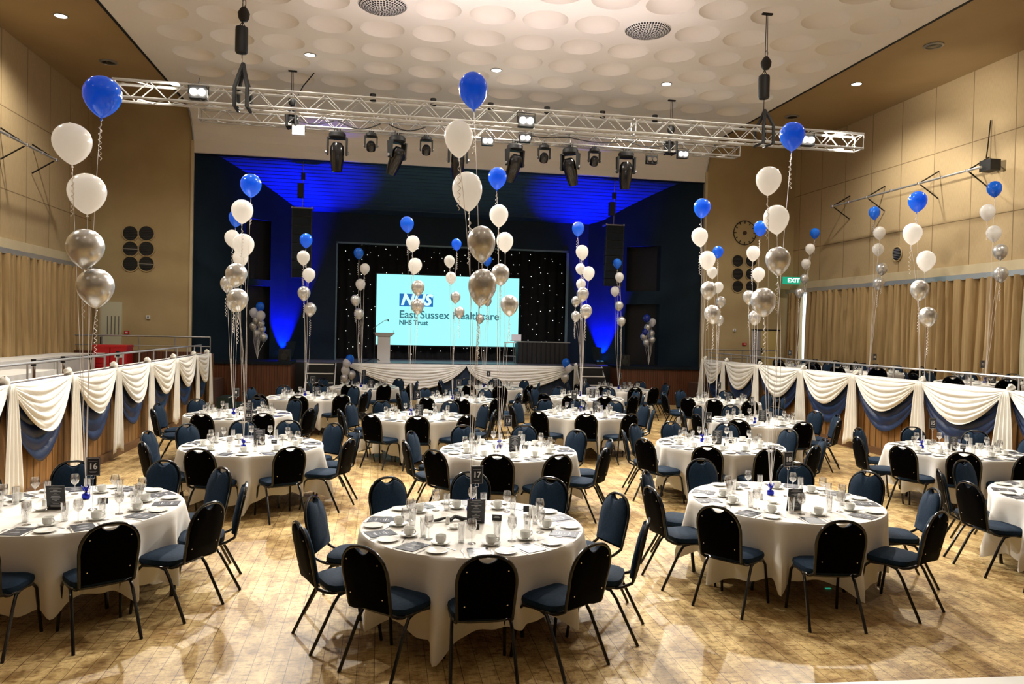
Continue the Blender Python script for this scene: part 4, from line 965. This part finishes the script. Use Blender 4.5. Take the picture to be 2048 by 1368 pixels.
def place_chair(x, y, z, rz, label, group):
    if not used[0]:
        used[0] = True; chair0.location = (x, y, z); chair0.rotation_euler = (0, 0, rz); chair0['label'] = label; chair0['group'] = group; return chair0
    return dup(chair0, (x, y, z), rz, label, group)

# ------------------------------------------------------------------ tables and cloths
TR = .905; TZ = .735
def make_table():
    t = thing('round_table', '', 'table')
    MB().lathe([(0, TZ-.03), (TR-.01, TZ-.03), (TR, TZ-.015), (TR-.01, TZ), (0, TZ)], 48).build('tabletop', M_WOODBASE, t)
    for a in range(4):
        b = pi/4+a*pi/2; MB().cyl((.55*cos(b), .55*sin(b), TZ-.03), (.60*cos(b), .60*sin(b), 0), .016, 8).build('leg', M_CHAIRTUBE, t)
    return t
table0 = make_table(); tfirst = [True]
def cloth_mesh(seed, angs):
    rnd = random.Random(seed); ph = [rnd.uniform(0, 2*pi) for _ in range(5)]; n = 264
    prof = [0, .03, .10, .25, .45, .65, .85, 1.0]
    mb = MB(); rows = [[(0, 0, TZ+.004)]]
    v = [(0, 0, TZ+.004)]; f = []; prev = None
    def ring(fn):
        b = len(v)
        for k in range(n): v.append(fn(2*pi*k/n))
        return b
    rs = [ring(lambda a, r=r: (r*cos(a), r*sin(a), TZ+.004)) for r in (.5, TR-.03, TR-.005)]
    for k in range(n): f.append((0, rs[0]+k, rs[0]+(k+1) % n))
    peaks = []; sa = sorted(angs)                                # pleats fall between the chairs
    for k in range(len(sa)):
        b, c_ = sa[k], sa[(k+1) % len(sa)]+(360 if k == len(sa)-1 else 0)
        for f_ in ((.5,) if c_-b < 60 else (.2, .5, .8)):
            peaks.append((radians(b+(c_-b)*f_+rnd.uniform(-3, 3)-90), rnd.choice((.4, .6, .85, 1.0)), rnd.uniform(.06, .10)))
    def skirt(a, s_):
        corner = abs(cos(2*(a-ph[0])))**3                      # the cloth is square: four low points
        pk = 0
        for pa, ps, pw in peaks:
            d = (a-pa+pi) % (2*pi)-pi; pk = max(pk, ps*math.exp(-(d/(pw*(1.3-.5*s_)))**2))
        w1 = sin(17*a+ph[1]+.9*sin(3*a+ph[2]))
        drop = .50+.10*corner+.10*pk+.012*w1
        amp = min(1, s_*1.15)
        r = TR+.006+amp*(.17*pk*(.75+.35*corner)-.065*(1-pk)+.006*w1)+.02*s_*corner
        return (r*cos(a), r*sin(a), TZ-drop*s_)
    rs += [ring(lambda a, s_=s_: skirt(a, s_)) for s_ in prof[1:]]
    for a, b in zip(rs, rs[1:]):
        for k in range(n): f.append((a+k, b+k, b+(k+1) % n, a+(k+1) % n))
    mb.add(v, f); return mb

# ------------------------------------------------------------------ tableware (each made once, at the origin)
def make_plate():
    return MB().lathe([(0, .002), (.045, 0), (.05, .004), (.080, .012), (.083, .016), (.079, .017), (.052, .009), (0, .007)], 32).build('side_plate', M_CHINA)
def make_saucer():
    return MB().lathe([(0, .002), (.04, 0), (.045, .004), (.073, .016), (.075, .020), (.070, .019), (.042, .009), (.03, .006), (0, .006)], 28).build('saucer', M_CHINA)
def make_cup():
    t = MB().lathe([(0, .004), (.024, 0), (.026, .006), (.037, .012), (.041, .03), (.041, .058), (.0425, .062), (.039, .061), (.038, .03), (.032, .014), (0, .012)], 24).build('tea_cup', M_CHINA)
    MB().tube([(.039, 0, .050), (.058, 0, .052), (.064, 0, .038), (.056, 0, .022), (.040, 0, .020)], .0045, 6).build('handle', M_CHINA, t); return t
def make_wine():
    t = MB().lathe([(.005, .085), (.012, .090), (.029, .105), (.037, .130), (.036, .155), (.031, .185), (.0295, .185), (.034, .155), (.035, .130), (.027, .107), (.008, .094)], 24).build('wine_glass', M_GLASS)
    MB().lathe([(.0, .001), (.033, .001), (.032, .004), (.008, .009), (.004, .02), (.004, .075), (.006, .086)], 20).build('stem', M_GLASS, t); return t
def make_tumbler():
    t = MB().lathe([(.024, .012), (.027, .07), (.030, .150), (.0285, .150), (.0255, .07), (.022, .014)], 22).build('tall_tumbler', M_GLASS)
    MB().lathe([(0, 0), (.024, 0), (.0245, .012), (0, .014)], 20).build('base', M_GLASS, t); return t
def make_programme():
    t = MB().box((-.078, -.108, 0), (.078, .108, .004)).build('printed_programme', M_PROG, smooth=0)
    m = MB().box((-.05, -.09, .004), (.05, -.0885, .0045))
    for k, (w, z) in enumerate(((.022, .055), (.040, .032), (.030, .018), (.016, -.008), (.036, -.048), (.026, -.056))): m.box((-w, z, .004), (w, z+(.009 if k in (1, 4) else .0035), .0046))
    m.build('lettering', M_GREYPRINT, t, smooth=0); return t
def flat(name, outline, m=None, z=.002):
    mb = MB(); n = len(outline)
    mb.add([(x, y, .001) for x, y in outline]+[(x, y, z+.001) for x, y in outline], [tuple(range(n-1, -1, -1)), tuple(range(n, 2*n))]+[(i, (i+1) % n, (i+1) % n+n, i+n) for i in range(n)])
    return mb.build(name, m or M_STEEL)
def make_fork():
    return flat('fork', [(-.004, -.09), (.004, -.09), (.003, .02), (.010, .04), (.011, .085), (.0075, .085), (.0065, .055), (.0045, .055), (.0035, .085), (-.0035, .085), (-.0045, .055), (-.0065, .055), (-.0075, .085), (-.011, .085), (-.010, .04), (-.003, .02)])
def make_knife():
    return flat('knife', [(-.005, -.10), (.005, -.10), (.004, -.01), (.009, .02), (.009, .08), (.002, .10), (-.004, .09), (-.004, -.01)])
def make_spoon():
    return flat('spoon', [(-.004, -.08), (.004, -.08), (.003, .03)]+[(.013*cos(a), .055+.024*sin(a)) for a in (-1.1+k*(pi+2.2)/10 for k in range(11))]+[(-.003, .03)])
protos = {k: f() for k, f in dict(plate=make_plate, saucer=make_saucer, cup=make_cup, wine=make_wine, tumbler=make_tumbler, programme=make_programme, fork=make_fork, knife=make_knife, spoon=make_spoon).items()}
bpy.context.view_layer.update()
for o in list(protos.values()): KIDS[o.name] = [c for c in C.objects if c.parent == o]
def ware(kind, loc, rz, label, cat, group):
    o = dup(protos[kind], loc, rz, label, group); o['category'] = cat; return o
RND = random.Random(99)
def place_setting(cx, cy_, z0, ang, tn, seat, near, mid):
    a = radians(ang); d = Vector((sin(a), -cos(a), 0)); p = Vector((cos(a), sin(a), 0)); c = Vector((cx, cy_, 0)); z = z0+TZ+.0045
    j = lambda s_: RND.uniform(-s_, s_)
    at = lambda lat, r: c+p*lat+d*r+Vector((0, 0, z))
    rz = a; on = 'at table %s, %s' % (NUM[tn], seat)
    ware('programme', at(-.02+j(.01), .765), rz+j(.08), 'dark slate printed programme %s' % on, 'programme', 'programmes on table '+NUM[tn])
    ware('plate', at(.185+j(.012), .775), rz, 'white china side plate %s' % on, 'plate', 'side plates on table '+NUM[tn])
    lat, r = .11+j(.02), .585+j(.02)
    ware('saucer', at(lat, r), rz, 'white saucer under a cup %s' % on, 'saucer', 'saucers on table '+NUM[tn])
    q = ware('cup', at(lat, r)+Vector((0, 0, .007)), rz+j(.6), 'white tea cup %s' % on, 'cup', 'tea cups on table '+NUM[tn])
    ware('wine', at(-.035+j(.02), .56+j(.03)), rz, 'empty stemmed wine glass %s' % on, 'glass', 'wine glasses on table '+NUM[tn])
    ware('tumbler', at(-.115+j(.015), .50+j(.03)), rz, 'empty tall tumbler %s' % on, 'glass', 'tumblers on table '+NUM[tn])
    if near:
        ware('fork', at(-.125, .79), rz+j(.1), 'steel fork %s' % on, 'fork', 'forks on table '+NUM[tn])
        ware('knife', at(.085, .79), rz+j(.1), 'steel knife %s' % on, 'knife', 'knives on table '+NUM[tn])
        ware('spoon', at(.205, .655), rz+1.2+j(.2), 'steel teaspoon %s' % on, 'spoon', 'teaspoons on table '+NUM[tn])

def number_sign(n, loc, rz=0):
    on = 'black table number sign reading %s on a wire stand' % NUM[n]
    t = thing('table_number_sign', on, 'sign', loc, rz, 'table number signs')
    MB().cyl((0, 0, 0), (0, 0, .27), .0032, 8).build('pole', M_CHROME, t); MB().lathe([(0, 0), (.038, 0), (.036, .006), (.006, .012), (0, .014)], 18).build('base', M_CHROME, t)
    MB().tube([(.016*cos(a), -.006, .282+.016*sin(a)) for a in (2*pi*k/16 for k in range(16))], .0028, 6, closed=True).build('clip_ring', M_CHROME, t)
    pn = MB().box((-.054, -.003, .29), (.054, .003, .445)).build('panel', M_MENU, t, smooth=0)
    mb = MB()
    for x0, z0, x1, z1 in ((-.050, .294, -.047, .441), (.047, .294, .050, .441), (-.050, .294, .050, .297), (-.050, .438, .050, .441)): mb.box((x0, -.0045, z0), (x1, -.003, z1))
    mb.build('border', M_GREYPRINT, pn, smooth=0)
    text('number', str(n), .068, M_PRINT, pn, (0, -.0042, .368), bold=.0018)
    mb = MB()
    for w, z in ((.034, .412), (.030, .325), (.022, .317)): mb.box((-w, -.0045, z), (w, -.003, z+.0025))
    mb.build('small_print', M_GREYPRINT, pn, smooth=0)
def make_menu():
    t = thing('menu_card', '', 'menu')
    T = Matrix.Rotation(radians(8), 4, 'X')
    MB().box((-.074, -.002, 0), (.074, .002, .21), T).build('card', M_MENU, t, smooth=0)
    mb = MB()
    for k, w in enumerate((.036, .050, .018, .042, .012, .022, .034, .040, .030, .010, .034, .026, .044, .044)): mb.box((-w, -.0032, .196-k*.0132), (w, -.002, .1998-k*.0132), T)
    mb.build('small_print', M_GREYPRINT, t, smooth=0)
    MB().box((-.05, .0, 0), (.05, .045, .004)).build('foot', M_MENU, t, smooth=0)
    return t
menu0 = make_menu(); mfirst = [True]
def make_weight():
    t = thing('balloon_weight', '', 'balloon weight')
    MB().lathe([(0, 0), (.030, .0), (.036, .02), (.032, .045), (.012, .055), (.010, .062), (0, .064)], 14).build('foil_bag', M_FOIL, t)
    mb = MB(); rnd = random.Random(4)
    for k in range(12):
        a = 2*pi*k/12+rnd.uniform(-.2, .2); r = rnd.uniform(.02, .042); h = rnd.uniform(.085, .12)
        mb.add([(.006*cos(a), .006*sin(a), .055), (r*cos(a-.28), r*sin(a-.28), h), (r*1.15*cos(a), r*1.15*sin(a), h+.01), (r*cos(a+.28), r*sin(a+.28), h)], [(0, 1, 2, 3)])
    mb.build('foil_frill', M_FOIL, t, solid=.001); return t
weight0 = make_weight(); wfirst = [True]
def proto_place(p0, first, loc, rz, label, group):
    if first[0]:
        first[0] = False; p0.location = loc; p0.rotation_euler = (0, 0, rz); p0['label'] = label; p0['group'] = group; return p0
    return dup(p0, loc, rz, label, group)
salt0 = MB().lathe([(0, 0), (.017, 0), (.019, .01), (.016, .045), (.015, .05), (.013, .062), (0, .068)], 14).build('salt_shaker', M_CHINA)
pep0 = MB().lathe([(0, 0), (.014, 0), (.015, .03), (.012, .045), (0, .05)], 12).build('pepper_pot', M_BLACK)
dish0 = MB().lathe([(0, .004), (.03, 0), (.034, .004), (.050, .020), (.052, .024), (.047, .023), (.030, .010), (0, .010)], 24).build('small_dish', M_CHINA)
card0 = MB().prism([(-.04, 0), (.04, 0), (.04, .05), (-.04, .05)], -.002, .002).build('reserved_card', M_MENU, smooth=0)
m_ = MB().box((-.028, -.003, .022), (.028, -.002, .027)); m_.box((-.018, -.003, .032), (.018, -.002, .036)); m_.build('small_print', M_GREYPRINT, card0, smooth=0)
bpy.context.view_layer.update(); KIDS[card0.name] = [c for c in C.objects if c.parent == card0]
for o in (salt0, pep0, dish0): KIDS[o.name] = []

ANCH = {17: (938, 1000), 16: (172, 992), 18: (1541, 985), 12: (487, 893), 13: (998, 893), 14: (1405, 880), 15: (1843, 893), 8: (467, 826), 9: (822, 828), 10: (1161, 820), 11: (1508, 846), 4: (610, 789), 5: (905, 797), 6: (1160, 790), 7: (1432, 800), 1: (722, 772), 2: (968, 773), 3: (1237, 776)}
def anchor_xy(tn):
    cx, cy_, z0, _ = ALLT[tn]
    if tn in ANCH:
        p = atz(*ANCH[tn], TZ+.03); d = Vector((p.x-cx, p.y-cy_, 0)); d = d if d.length < .45 else d.normalized()*.45; return cx+d.x, cy_+d.y
    if tn == 19: return cx-.06, cy_+.06
    return aty({21: 1592, 22: 1748, 23: 1972}[tn], 700, cy_).x, cy_
SIGNX = {17: 957, 16: 188, 18: 1580, 12: 497, 13: 1017, 14: 1418, 15: 1867, 8: 472, 9: 835, 10: 1148, 11: 1504, 4: 625, 5: 917, 6: 1168, 7: 1437, 1: 727, 2: 976, 3: 1238, 21: 1577, 22: 1747, 23: 1963}
MENUX = {17: (951, 1048), 16: (113, 1020), 18: (1587, 1022), 12: (519, 890), 13: (1029, 903), 14: (1433, 889), 15: (1904, 902), 9: (838, 832), 4: (634, 793), 5: (914, 802), 1: (742, 776), 10: (1187, 822), 11: (1524, 843)}
NEAR = (16, 17, 18, 19, 12, 13, 14, 15)
WPOS = {}
for tn, (cx, cy_, z0, angs) in ALLT.items():
    rz = RND.uniform(0, 6.28); nm = NUM[tn]
    proto_place(table0, tfirst, (cx, cy_, z0), RND.uniform(-.3, .3), 'round folding banquet table hidden under the cloth of table %s' % nm, 'round banquet tables')
    c = cloth_mesh(tn*7, angs).build('tablecloth', M_CLOTH, smooth=60); c.location = (cx, cy_, z0)
    tag(c, 'white linen cloth draped over round table %s' % nm, 'tablecloth', 'white tablecloths')
    names = seat_names(angs)
    for a, s_ in zip(angs, names):
        rad = 1.29+RND.uniform(-.02, .05); ar = radians(a)
        if z0 > 0 and a in (80, 116): rad = 1.18
        x, y = cx+rad*sin(ar), cy_-rad*cos(ar)
        if z0 > 0 and (x > 13.2 or x < 10.05): continue
        d = 'navy padded banquet chair'
        place_chair(x, y, z0, ar+RND.uniform(-.07, .07), '%s at table %s, %s' % (d, nm, s_), 'chairs at table '+nm)
        if not (tn in (1, 2, 3) and abs(a) > 150): place_setting(cx, cy_, z0, a+RND.uniform(-3, 3), tn, s_, tn in NEAR, True)
    z = z0+TZ+.0045
    ys = cy_+{16: -.10, 17: .22, 18: .18}.get(tn, .2)
    sx_ = aty(SIGNX[tn], 800, ys).x if tn in SIGNX else cx+.1
    sx_ = min(max(sx_, cx-.5), cx+.5)
    number_sign(tn, (sx_, ys, z), RND.uniform(-.15, .15))
    if tn in MENUX:
        m_ = atz(*MENUX[tn], TZ+z0); mx_, my_ = min(max(m_.x, cx-.45), cx+.45), min(max(m_.y, cy_-.45), cy_+.45)
    else: mx_, my_ = cx+.16, cy_+.02
    proto_place(menu0, mfirst, (mx_, my_, z), RND.uniform(-.1, .1), 'tall black menu card with fine white print standing on table %s' % nm, 'menu cards')
    wx, wy = anchor_xy(tn)
    if abs(wx-sx_) < .06 and abs(wy-ys) < .06: wy -= .12
    if (mx_-wx)**2+(my_-wy)**2 < .012: wx -= .12
    proto_place(weight0, wfirst, (wx, wy, z), rz, 'shiny blue foil balloon weight on table %s' % nm, 'blue foil balloon weights')
    WPOS[tn] = (wx, wy)
    for p0, lab, cat, off in ((salt0, 'small white salt shaker in the middle of table %s', 'salt shaker', (-.20, .05)), (pep0, 'small black pepper pot in the middle of table %s', 'pepper pot', (.02, -.14)), (dish0, 'small white dish in the middle of table %s', 'dish', (-.17, -.10)), (card0, 'small black place card in the middle of table %s', 'place card', (.24, .12))):
        if z0 == 0 and tn > 7: tag(dup(p0, (cx+off[0]+RND.uniform(-.02, .02), cy_+off[1], z), RND.uniform(-.4, .4)), lab % nm, cat, cat+'s')
for o in list(protos.values())+[salt0, pep0, dish0, card0]:
    for ch in KIDS.get(o.name, []): bpy.data.objects.remove(ch)
    bpy.data.objects.remove(o)
# black ribbon bow and little sign on table seventeen
tag(MB().tube([(.42, 6.20, TZ+.015), (.50, 6.23, TZ+.02), (.56, 6.25, TZ+.03), (.60, 6.22, TZ+.02), (.64, 6.27, TZ+.035), (.70, 6.26, TZ+.02), (.76, 6.24, TZ+.02)], [.006, .014, .010, .020, .016, .018, .006], 6).build('black_bow', M_BLACK), 'crumpled black ribbon bow lying beside the menu card on table seventeen', 'ribbon bow')
t = thing('peg_sign', 'tiny black card on a wire peg stand at table seventeen', 'sign', (1.22, 6.1, TZ+.005))
MB().box((-.012, -.012, 0), (.012, .012, .024)).build('base', M_BLACK, t, smooth=0); MB().cyl((0, 0, .02), (-.006, 0, .12), .0015, 6).build('pole', M_CHROME, t)
MB().box((-.03, -.002, .10), (.018, .002, .15)).build('card', M_MENU, t, smooth=0)

# ------------------------------------------------------------------ balloons
def balloon_mesh():
    out = []
    for k in range(15):
        z = .58*(k/14); out.append((.455*(1-(1-z/.58)**2.0)**.80, z))
    for k in range(1, 13):
        a = pi/2*k/12; out.append((.455*cos(a), .58+.42*sin(a)))
    out[-1] = (0, 1.0); return MB().lathe(out, 32)
BM = {}
for k, m in (('blue', M_BBLUE), ('white', M_BWHITE), ('silver', M_BSILVER), ('navy', M_BNAVY)):
    o = balloon_mesh().build('balloon', m, smooth=180); BM[k] = o.data; bpy.data.objects.remove(o)
    o = MB().lathe([(.0, .012), (.018, .01), (.014, -.012), (.030, -.045), (.026, -.048), (0, -.02)], 10).build('neck', m); BM[k+'n'] = o.data; bpy.data.objects.remove(o)
def curl_mesh(seed):
    rnd = random.Random(seed); n = 70; turns = rnd.uniform(6, 9); L = rnd.uniform(.24, .42); pts = []
    for i in range(n+1):
        s_ = i/n; r = .011*min(1, s_*5)*(1-.3*s_); a = 2*pi*turns*s_**1.2
        pts.append((r*cos(a)+.01*sin(s_*3), r*sin(a), -.01-L*s_))
    o = MB().tube(pts, .0026, 4).build('curled_ribbon', M_RIBBON); d = o.data; bpy.data.objects.remove(o); return d
CURLS = [curl_mesh(i) for i in range(4)]
COLN = {'blue': 'bright blue', 'white': 'pearl white', 'silver': 'chrome silver', 'navy': 'dark blue'}
def balloon(kind, px, py, wpx, Y, anchor, label, group, curl=True, string=True, asp=1.16):
    c = aty(px, py, Y); w = wpx*Y/F_PX; k_ = w/.91; h = k_*asp
    base = c-Vector((0, 0, h*.52))
    t = thing('balloon', label, 'balloon', base, RND.uniform(0, 6), group)
    tilt = (RND.uniform(-.10, .10), RND.uniform(-.10, .10))
    b = bpy.data.objects.new('balloon_body', BM[kind]); C.objects.link(b); b.parent = t; b.scale = (k_, k_, h); b.rotation_euler = (*tilt, 0)
    nk = bpy.data.objects.new('neck', BM[kind+'n']); C.objects.link(nk); nk.parent = t; nk.scale = (k_*1.1,)*3
    if string:
        A_ = Vector(anchor)-base; n = 12; pts = []
        bow = Vector((RND.uniform(-.05, .05), RND.uniform(-.03, .03), 0))
        Rz = Matrix.Rotation(-t.rotation_euler.z, 4, 'Z')
        for i in range(n+1):
            s_ = i/n; pts.append(Rz @ (Vector((0, 0, -.04*h))*(1-s_)+Vector((A_.x*s_**.8, A_.y*s_, A_.z*s_))+bow*sin(pi*s_)))
        MB().tube(pts, max(.0024, .00017*Y), 4).build('ribbon', M_RIBBON, t, smooth=0)
    if curl:
        q = bpy.data.objects.new('curled_ribbon', CURLS[RND.randrange(4)]); C.objects.link(q); q.parent = t; q.location = (0, 0, -.03*h); k = max(1, Y/12); q.scale = (k*1.2, k*1.2, 1)
B = {
17: [(949, 180, 57), (919, 278, 56), (939, 382, 60), (965, 488, 56), (960, 574, 57)],
16: [(203, 193, 66), (145, 287, 66), (175, 386, 66), (168, 497, 64), (193, 576, 64)],
18: [(1584, 273, 52), (1536, 361, 53), (1555, 439, 53), (1557, 522, 52), (1529, 604, 53)],
12: [(502, 371, 39), (484, 423, 40), (488, 491, 40), (470, 550, 40), (477, 600, 39)],
8: [(471, 436, 28), (465, 477, 28), (481, 517, 28), (454, 568, 27), (468, 607, 27)],
4: [(612, 481, 24), (607, 516, 24), (617, 550, 24), (608, 587, 24), (620, 619, 23)],
1: [(718, 507, 19), (729, 538, 19), (721, 569, 19), (712, 601, 19), (718, 628, 19)],
9: [(816, 449, 27), (825, 487, 27), (828, 532, 27), (836, 576, 26), (836, 613, 26)],
5: [(914, 489, 20), (900, 523, 21), (903, 556, 21), (911, 595, 20), (919, 625, 20)],
2: [(975, 521, 19), (966, 548, 19), (981, 573, 18), (975, 603, 17), (959, 638, 17)],
13: [(994, 357, 37), (998, 431, 38), (1011, 484, 34), (1002, 549, 37), (1019, 611, 36)],
10: [(1156, 458, 25), (1166, 505, 26), (1177, 547, 25), (1164, 589, 25), (1171, 623, 25)],
6: [(1163, 506, 20), (1162, 538, 20), (1162, 569, 20), (1151, 603, 19), (1151, 633, 19)],
3: [(1235, 527, 18), (1240, 555, 18), (1230, 583, 18), (1237, 612, 18), (1243, 643, 18)],
14: [(1403, 416, 35), (1402, 474, 34), (1414, 521, 34), (1416, 581, 33), (1427, 629, 34)],
7: [(1436, 504, 22), (1425, 545, 22), (1436, 575, 21), (1441, 604, 21), (1438, 641, 20)],
11: [(1520, 457, 28), (1506, 507, 28), (1516, 549, 27), (1498, 595, 26), (1509, 636, 27)],
15: [(1834, 403, 39), (1823, 468, 40), (1850, 522, 39), (1838, 580, 39), (1857, 634, 38)],
21: [(1630, 467, 20), (1620, 498, 20), (1611, 528, 20), (1609, 558, 18), (1598, 586, 18)],
22: [(1749, 426, 24), (1760, 466, 25), (1756, 499, 24), (1763, 538, 24), (1756, 567, 24)],
23: [(1990, 378, 31), (1975, 425, 32), (1989, 467, 32), (2001, 504, 31), (2001, 549, 31)],
}
for tn, bl in B.items():
    cx, cy_, z0, _ = ALLT[tn]; anchor = (WPOS[tn][0], WPOS[tn][1], z0+TZ+.07)
    for i, (px, py, w) in enumerate(bl):
        kind = ('blue', 'white', 'white', 'silver', 'silver')[i]; pos = ('topmost', 'upper', 'lower', 'upper', 'lowest')[i]
        Yb = cy_+(.06, -.08, .08, -.05, .06)[i]
        lab = '%s %s balloon tied over table %s' % (pos, COLN[kind], NUM[tn])
        balloon(kind, px, py, w, Yb, anchor, lab, 'balloons over table '+NUM[tn], curl=(i != 2 or tn in (17, 12)), asp={17: 1.22, 16: 1.06, 18: 1.1, 12: 1.06}.get(tn, 1.12))
def bunch(lst, Y, anchor, where):
    cnt = {}
    for kind, px, py, w in lst:
        cnt[kind] = cnt.get(kind, 0)+1
        o = ('topmost', 'second', 'third', 'fourth', 'fifth', 'lowest')[min(5, cnt[kind]-1)]
        balloon(kind, px, py, w, Y+RND.uniform(-.12, .12), anchor, '%s %s balloon in the bunch %s' % (o, COLN[kind], where), 'balloon bunch '+where, curl=False)
a = aty(515, 727, 23.9); bunch([('blue', 520, 614, 16), ('white', 508, 626, 17), ('white', 522, 632, 17), ('silver', 511, 641, 13), ('silver', 522, 648, 15), ('silver', 506, 653, 15), ('silver', 523, 659, 15), ('silver', 513, 667, 13), ('silver', 528, 675, 15)], 23.9, (a.x, 23.9, STZ+.1), 'on the stage ledge at the lectern side')
a = aty(1297, 733, 23.9); bunch([('navy', 1294, 637, 15), ('white', 1304, 645, 15), ('silver', 1295, 656, 14), ('navy', 1291, 664, 12), ('silver', 1302, 668, 15), ('silver', 1287, 674, 14), ('silver', 1305, 680, 13), ('silver', 1293, 686, 14)], 23.9, (a.x, 23.9, STZ+.1), 'on the stage ledge at the clock side')
for lst, where in (([('blue', 701, 719, 16), ('white', 694, 727, 16), ('white', 692, 742, 17), ('silver', 703, 750, 15), ('silver', 688, 757, 15)], 'at the lectern end of the stage front drape'),
                   ([('blue', 1131, 726, 16), ('white', 1137, 737, 16), ('silver', 1129, 756, 17)], 'at the laptop end of the stage front drape')):
    cnt = {}
    for kind, px, py, w in lst:
        cnt[kind] = cnt.get(kind, 0)+1
        balloon(kind, px, py, w, 23.95+RND.uniform(-.06, .06), (0, 0, 0), '%s%s balloon fixed %s' % ('lower ' if cnt[kind] > 1 else '', COLN[kind], where), 'balloons '+where, curl=False, string=False)

# fallen green reflectors, pale ledge in front of the camera, platform steps
g = MB().box((-.025, -.012, 0), (.025, .012, .004)).build('green_tag', mat('tag_green', (.02, .45, .25), .5, emit=(.05, .8, .45), es=.25), smooth=0)
g.location = atz(1656, 1177, .003); tag(g, 'tiny green tag lying on the floor under a chair at table eighteen', 'tag')
p, q = atz(1560, 1369, .95), atz(2048, 1352, .95); d = (q-p).normalized(); nrm = Vector((-d.y, d.x, 0))
mb = MB(); a_, b_ = p-d*.02, q+d*1.5
mb.add([a_, b_, b_-nrm*.6, a_-nrm*.6, a_-Vector((0, 0, .05)), b_-Vector((0, 0, .05)), b_-nrm*.6-Vector((0, 0, .05)), a_-nrm*.6-Vector((0, 0, .05))], [(0,1,2,3),(7,6,5,4),(0,4,5,1),(1,5,6,2),(2,6,7,3),(3,7,4,0)])
structure(mb.build('trim_20', M_WHITEP, smooth=0))
for k, (x, y, lab, sx) in enumerate(((-3.9, 21.2, 'dark green platform steps with white edges by the stage apron', -1), (9.3, 21.4, 'dark platform steps with white edges beside the clock side apron', 1))):
    t = thing('platform_steps', lab, 'steps', (x, y, 0), group='platform steps')
    for q in range(2):
        xa = sx*(-.3+.3*q)
        MB().box((min(xa, xa+sx*.3), -.45, 0), (max(xa, xa+sx*.3), .45, .19+.19*q)).build('step', mat('step_green', (.012, .03, .022), .6), t, smooth=0)
        MB().box((xa-.015, -.45, .185+.19*q), (xa+.015, .45, .195+.19*q)).build('edge_strip', M_WHITEP, t, smooth=0)
print('OBJECTS', len(C.objects))
